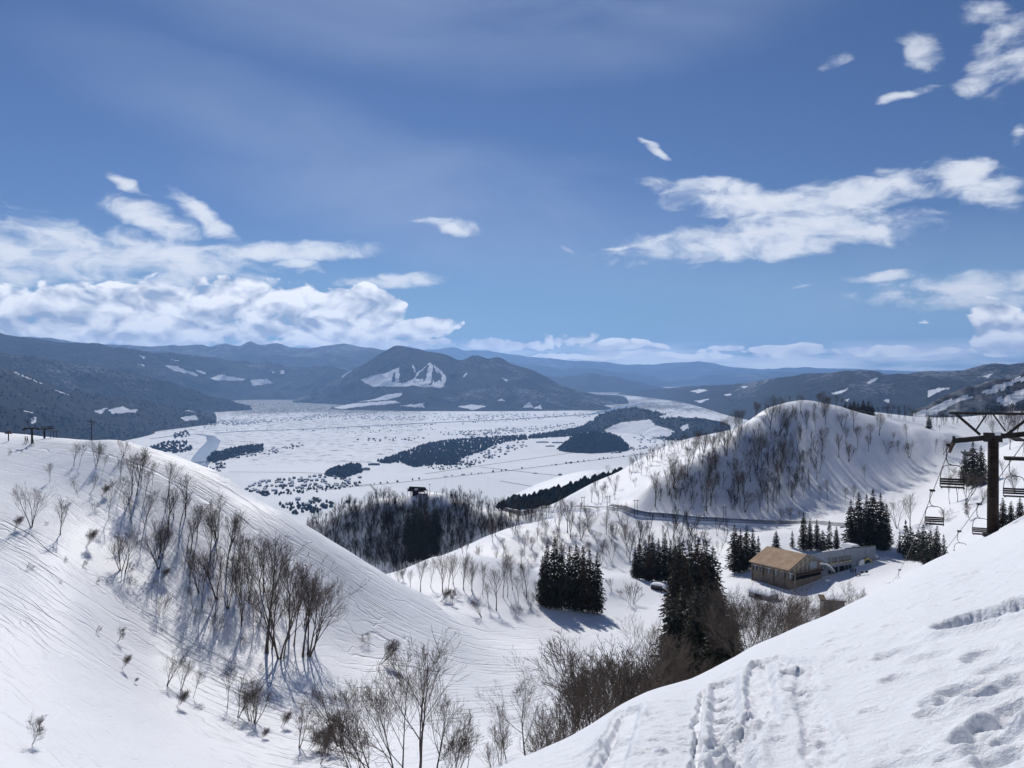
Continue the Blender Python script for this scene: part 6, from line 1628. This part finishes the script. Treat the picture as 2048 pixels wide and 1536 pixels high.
CEDARS = []
def build_cedars():
    C = 'cedar tree'
    A = [(1085, 1210, 1112), (1094, 1214, 1085), (1109, 1216, 1077), (1123, 1218, 1088), (1139, 1213, 1092), (1152, 1219, 1086), (1166, 1223, 1090), (1179, 1222, 1098), (1194, 1226, 1104)]
    nm = ['shortest outer cedar', 'second cedar from the knoll side', 'tallest cedar', 'fourth cedar from the knoll side', 'slim middle cedar', 'pointed cedar just past the gap', 'broad cedar', 'second last cedar', 'last cedar on the track side']
    for (u, vb, vt), n in zip(A, nm):
        plant_px('cedar_tree', 'cedar', u, vb, vt, f"{n} of the dark clump standing alone beside the piste", C, 'cedars beside the piste', ymin=200)
    # big dark group in front
    lab = ['bottom corner of the biggest cedar group, brownish edge tree', 'tall brownish cedar in the front row of the biggest group', 'front row cedar in the middle of the biggest group', 'widest front cedar of the biggest group', 'front row cedar of the biggest group facing the lodge', 'outermost cedar of the biggest group on the lodge side', 'short cedar at the foot of the biggest group', 'short cedar filling the base of the biggest group']
    for (u, Yv, vt), l in zip([(1346, 150, 1196), (1366, 158, 1168), (1392, 150, 1172), (1414, 160, 1164), (1438, 152, 1180), (1462, 146, 1216), (1380, 128, 1236), (1428, 130, 1232)], lab):
        x = (u - U0) / F * Yv; z = gz(x, Yv); vb = HZ - F * z / Yv
        plant('cedar_tree', 'big_cedar', x, Yv, (vb - vt) / F * Yv, l, C, 'biggest cedar group', sx=1.42)
    for u, vt in [(1352, 1092), (1366, 1082), (1382, 1088), (1396, 1076), (1412, 1080), (1426, 1094), (1372, 1110), (1404, 1104)]:
        Yv = 225 + (u % 7) * 3
        x = (u - U0) / F * Yv; z = gz(x, Yv); vb = HZ - F * z / Yv
        plant('cedar_tree', 'cedar', x, Yv, (vb - vt) / F * Yv, f"dark cedar rising behind the biggest group, {'on the meadow side' if u < 1380 else 'on the lodge side'}", C, 'cedars rising behind the biggest group', sx=1.3)
    for u, vb, vt in [(1279, 1160, 1078), (1291, 1160, 1082), (1305, 1162, 1070), (1317, 1162, 1077), (1330, 1163, 1063), (1341, 1165, 1080), (1358, 1168, 1073), (1270, 1158, 1096), (1298, 1164, 1092), (1348, 1166, 1086)]:
        plant_px('cedar_tree', 'cedar', u, vb, vt, f"dark cedar in the row behind the snowy mound, {'its open end' if u < 1300 else 'its middle' if u < 1335 else 'next to the biggest group'}", C, 'cedar row behind the snowy mound', ymin=270, sx=1.05)
    z4 = lambda l: zl(l, 2.954, 1400, 740)
    for (u, vb, vt), l in zip(z4([(205, 1200, 915), (240, 1195, 940), (275, 1185, 920), (312, 1160, 945), (345, 1085, 985)]), ['broad cedar at the outer end of the group left of the tan roof', 'shorter cedar inside the group left of the tan roof', 'tall cedar of the group left of the tan roof', 'cedar touching the tan roof corner', 'small pointed fir behind the tan roof corner']):
        plant_px('cedar_tree', 'fir' if u > 1510 else 'cedar', u, vb, vt, l, C, 'cedars beside the lodge roof', ymin=240, sx=1.1)
    for (u, vb, vt), k, l in zip(z4([(450, 1050, 950), (545, 1050, 950), (612, 1068, 842), (650, 1068, 880), (690, 1068, 885), (725, 1072, 950), (765, 1068, 898), (806, 1068, 922)]), ['round', 'fir', 'cedar', 'cedar', 'cedar', 'round', 'fir', 'cedar'],
                          ['low round evergreen behind the tan roof ridge', 'thin young fir behind the tan roof', 'tallest cedar behind the tan roof', 'second cedar behind the tan roof', 'ragged third cedar behind the tan roof', 'short cedar before the ragged one', 'slim fir at the gap behind the annex', 'bushy cedar at the gap behind the annex']):
        plant_px('cedar_tree', k, u, vb, vt, l, C, 'evergreens behind the lodge', ymin=290, sx=1.0)
    for (u, vb, vt), k, l in zip(z4([(892, 1056, 770), (938, 1056, 722), (985, 1050, 742), (1022, 1050, 712), (1066, 1052, 738), (1102, 1058, 800), (1040, 1062, 965), (1085, 1070, 955), (1215, 1100, 895), (1245, 1120, 935), (1320, 1150, 918), (1290, 1130, 950), (1400, 1140, 920), (1440, 1120, 975), (1360, 1150, 950), (1180, 1090, 960)]), ['cedar'] * 6 + ['round', 'round', 'fir', 'round', 'cedar', 'round', 'cedar', 'fir', 'round', 'fir'],
                          ['first cedar of the tall group behind the annex', 'second and highest pointed cedar of the tall group behind the annex', 'middle cedar of the tall group behind the annex', 'topmost cedar of the tall group behind the annex', 'fifth cedar of the tall group behind the annex', 'last cedar of the tall group behind the annex', 'round evergreen at the annex gable', 'round evergreen behind the annex end', 'pointed fir under the lift line', 'bushy evergreen under the lift line', 'cedar under the single chair', 'bushy evergreen behind the snow edge under the chair', 'dark cedar below the hanging chair', 'small fir next to the lift rope', 'wide evergreen at the snow edge', 'narrow fir beyond the annex']):
        plant_px('cedar_tree', k, u, vb, vt, l, C, 'evergreens between annex and lift', ymin=230, sx=1.15 if k == 'cedar' else 1.0)
    for u, vb, vt, k, l in [(1946, 975, 884, 'cedar', 'big cedar directly behind the lift tower head'), (1930, 968, 900, 'cedar', 'cedar behind the lift tower on its rope side'), (1962, 972, 892, 'cedar', 'cedar hidden behind the lift tower pole'), (1858, 857, 831, 'round', 'small dark evergreen on the saddle of the right hill'),
                            (1990, 1066, 1004, 'cedar', 'dark cedar beyond the tower pole close to the snow edge'), (2006, 1064, 996, 'cedar', 'second dark cedar beyond the tower pole'), (2022, 1058, 1002, 'cedar', 'third dark cedar beyond the tower pole'), (2040, 1052, 994, 'cedar', 'last dark cedar beyond the tower pole at the picture edge')]:
        plant_px('cedar_tree', k, u, vb, vt, l, C, 'cedars behind the lift tower', ymin=180, sx=1.3 if k == 'cedar' else 1)
    for u, vb, vt in [(1700, 822, 804), (1708, 824, 801), (1716, 825, 804), (1726, 827, 799), (1736, 830, 804), (1744, 832, 808), (1690, 820, 806)]:
        plant_px('cedar_tree', 'round', u, vb, vt, 'dark round evergreen just behind the right hill summit', C, 'evergreens behind the right hill summit', ymin=512, sx=1.1)
    for u, vb, vt in [(815, 1090, 1018), (828, 1085, 1000), (840, 1095, 1008), (852, 1100, 1012), (866, 1085, 1020), (874, 1075, 1010), (835, 1120, 1050), (850, 1125, 1055), (822, 1125, 1062), (772, 1046, 1016), (902, 994, 980), (790, 1005, 988), (868, 1110, 1050)]:
        plant_px('cedar_tree', 'cedar', u, vb, vt, 'small lone evergreen on the ridge past the lift station' if u > 895 else 'lone dark cedar on the shaded face below the ridge' if u < 780 else 'dark cedar right below the ridge lift station', C, 'cedars on the shaded face', ymin=520, sx=1.2)

ORD = 'first second third fourth fifth sixth seventh eighth ninth tenth eleventh twelfth thirteenth fourteenth fifteenth'.split()
MARK = {'bare trees on the left hill': ('piste', -1), 'bent shrubs poking out of the left hill snow': ('ridge piste', -1), 'saplings on the tracked lower slope': ('big tree clump', -1), 'bare thicket behind the snow edge': ('big cedars', -1), 'bare trees below the lodge': ('big cedars', 1), 'bare trees on the snowy knoll': ('cedar clump', -1),
        'bare trees on the ribbed middle ridge': ('road bend', -1), 'bare trees in the gully behind the cedars': ('lodge', -1), 'bare trees on the big right hill': ('lift tower', -1), 'bare trees along the right hill skyline': ('summit', -1), 'bare trees on the outer spur': ('summit', -1), 'bare trees round the basin and lift line': ('lift tower', -1),
        'cedars rising behind the biggest group': ('lodge', -1), 'cedar row behind the snowy mound': ('lodge', -1), 'cedars on the shaded face': ('ridge road', -1), 'evergreens behind the right hill summit': ('lift tower', -1)}
def finish_labels():
    """things that would share a label are counted off from a landmark that is easy to find"""
    by = {}
    for o in COL.objects:
        if o.parent is None and o.get('group') in MARK: by.setdefault((o['group'], o['label']), []).append(o)
    for (g_, l), os_ in by.items():
        if 1 < len(os_) <= len(ORD):
            m_, s = MARK[g_]
            os_.sort(key=lambda o: s * o.location.x / o.location.y)
            for i, o in enumerate(os_): o['label'] = f"{l}, {ORD[i]} from the {m_}"
    for o in COL.objects:
        l = o.get('label')
        if l and o.parent is None:
            for w in (' bare', ' the', ' the', ' the'):
                if len(l.replace(',', ' ').split()) > 16 and w + ' ' in l: l = l.replace(w + ' ', ' ', 1)
            o['label'] = l

build_near()
build_mountains()
build_valley()
make_mats()
make_protos()
build_lodge()
build_lift()
build_small_structures()
build_left_hill_trees()
build_front_trees()
build_mid_trees()
build_cedars()
build_valley_things()
build_haze()
finish_labels()
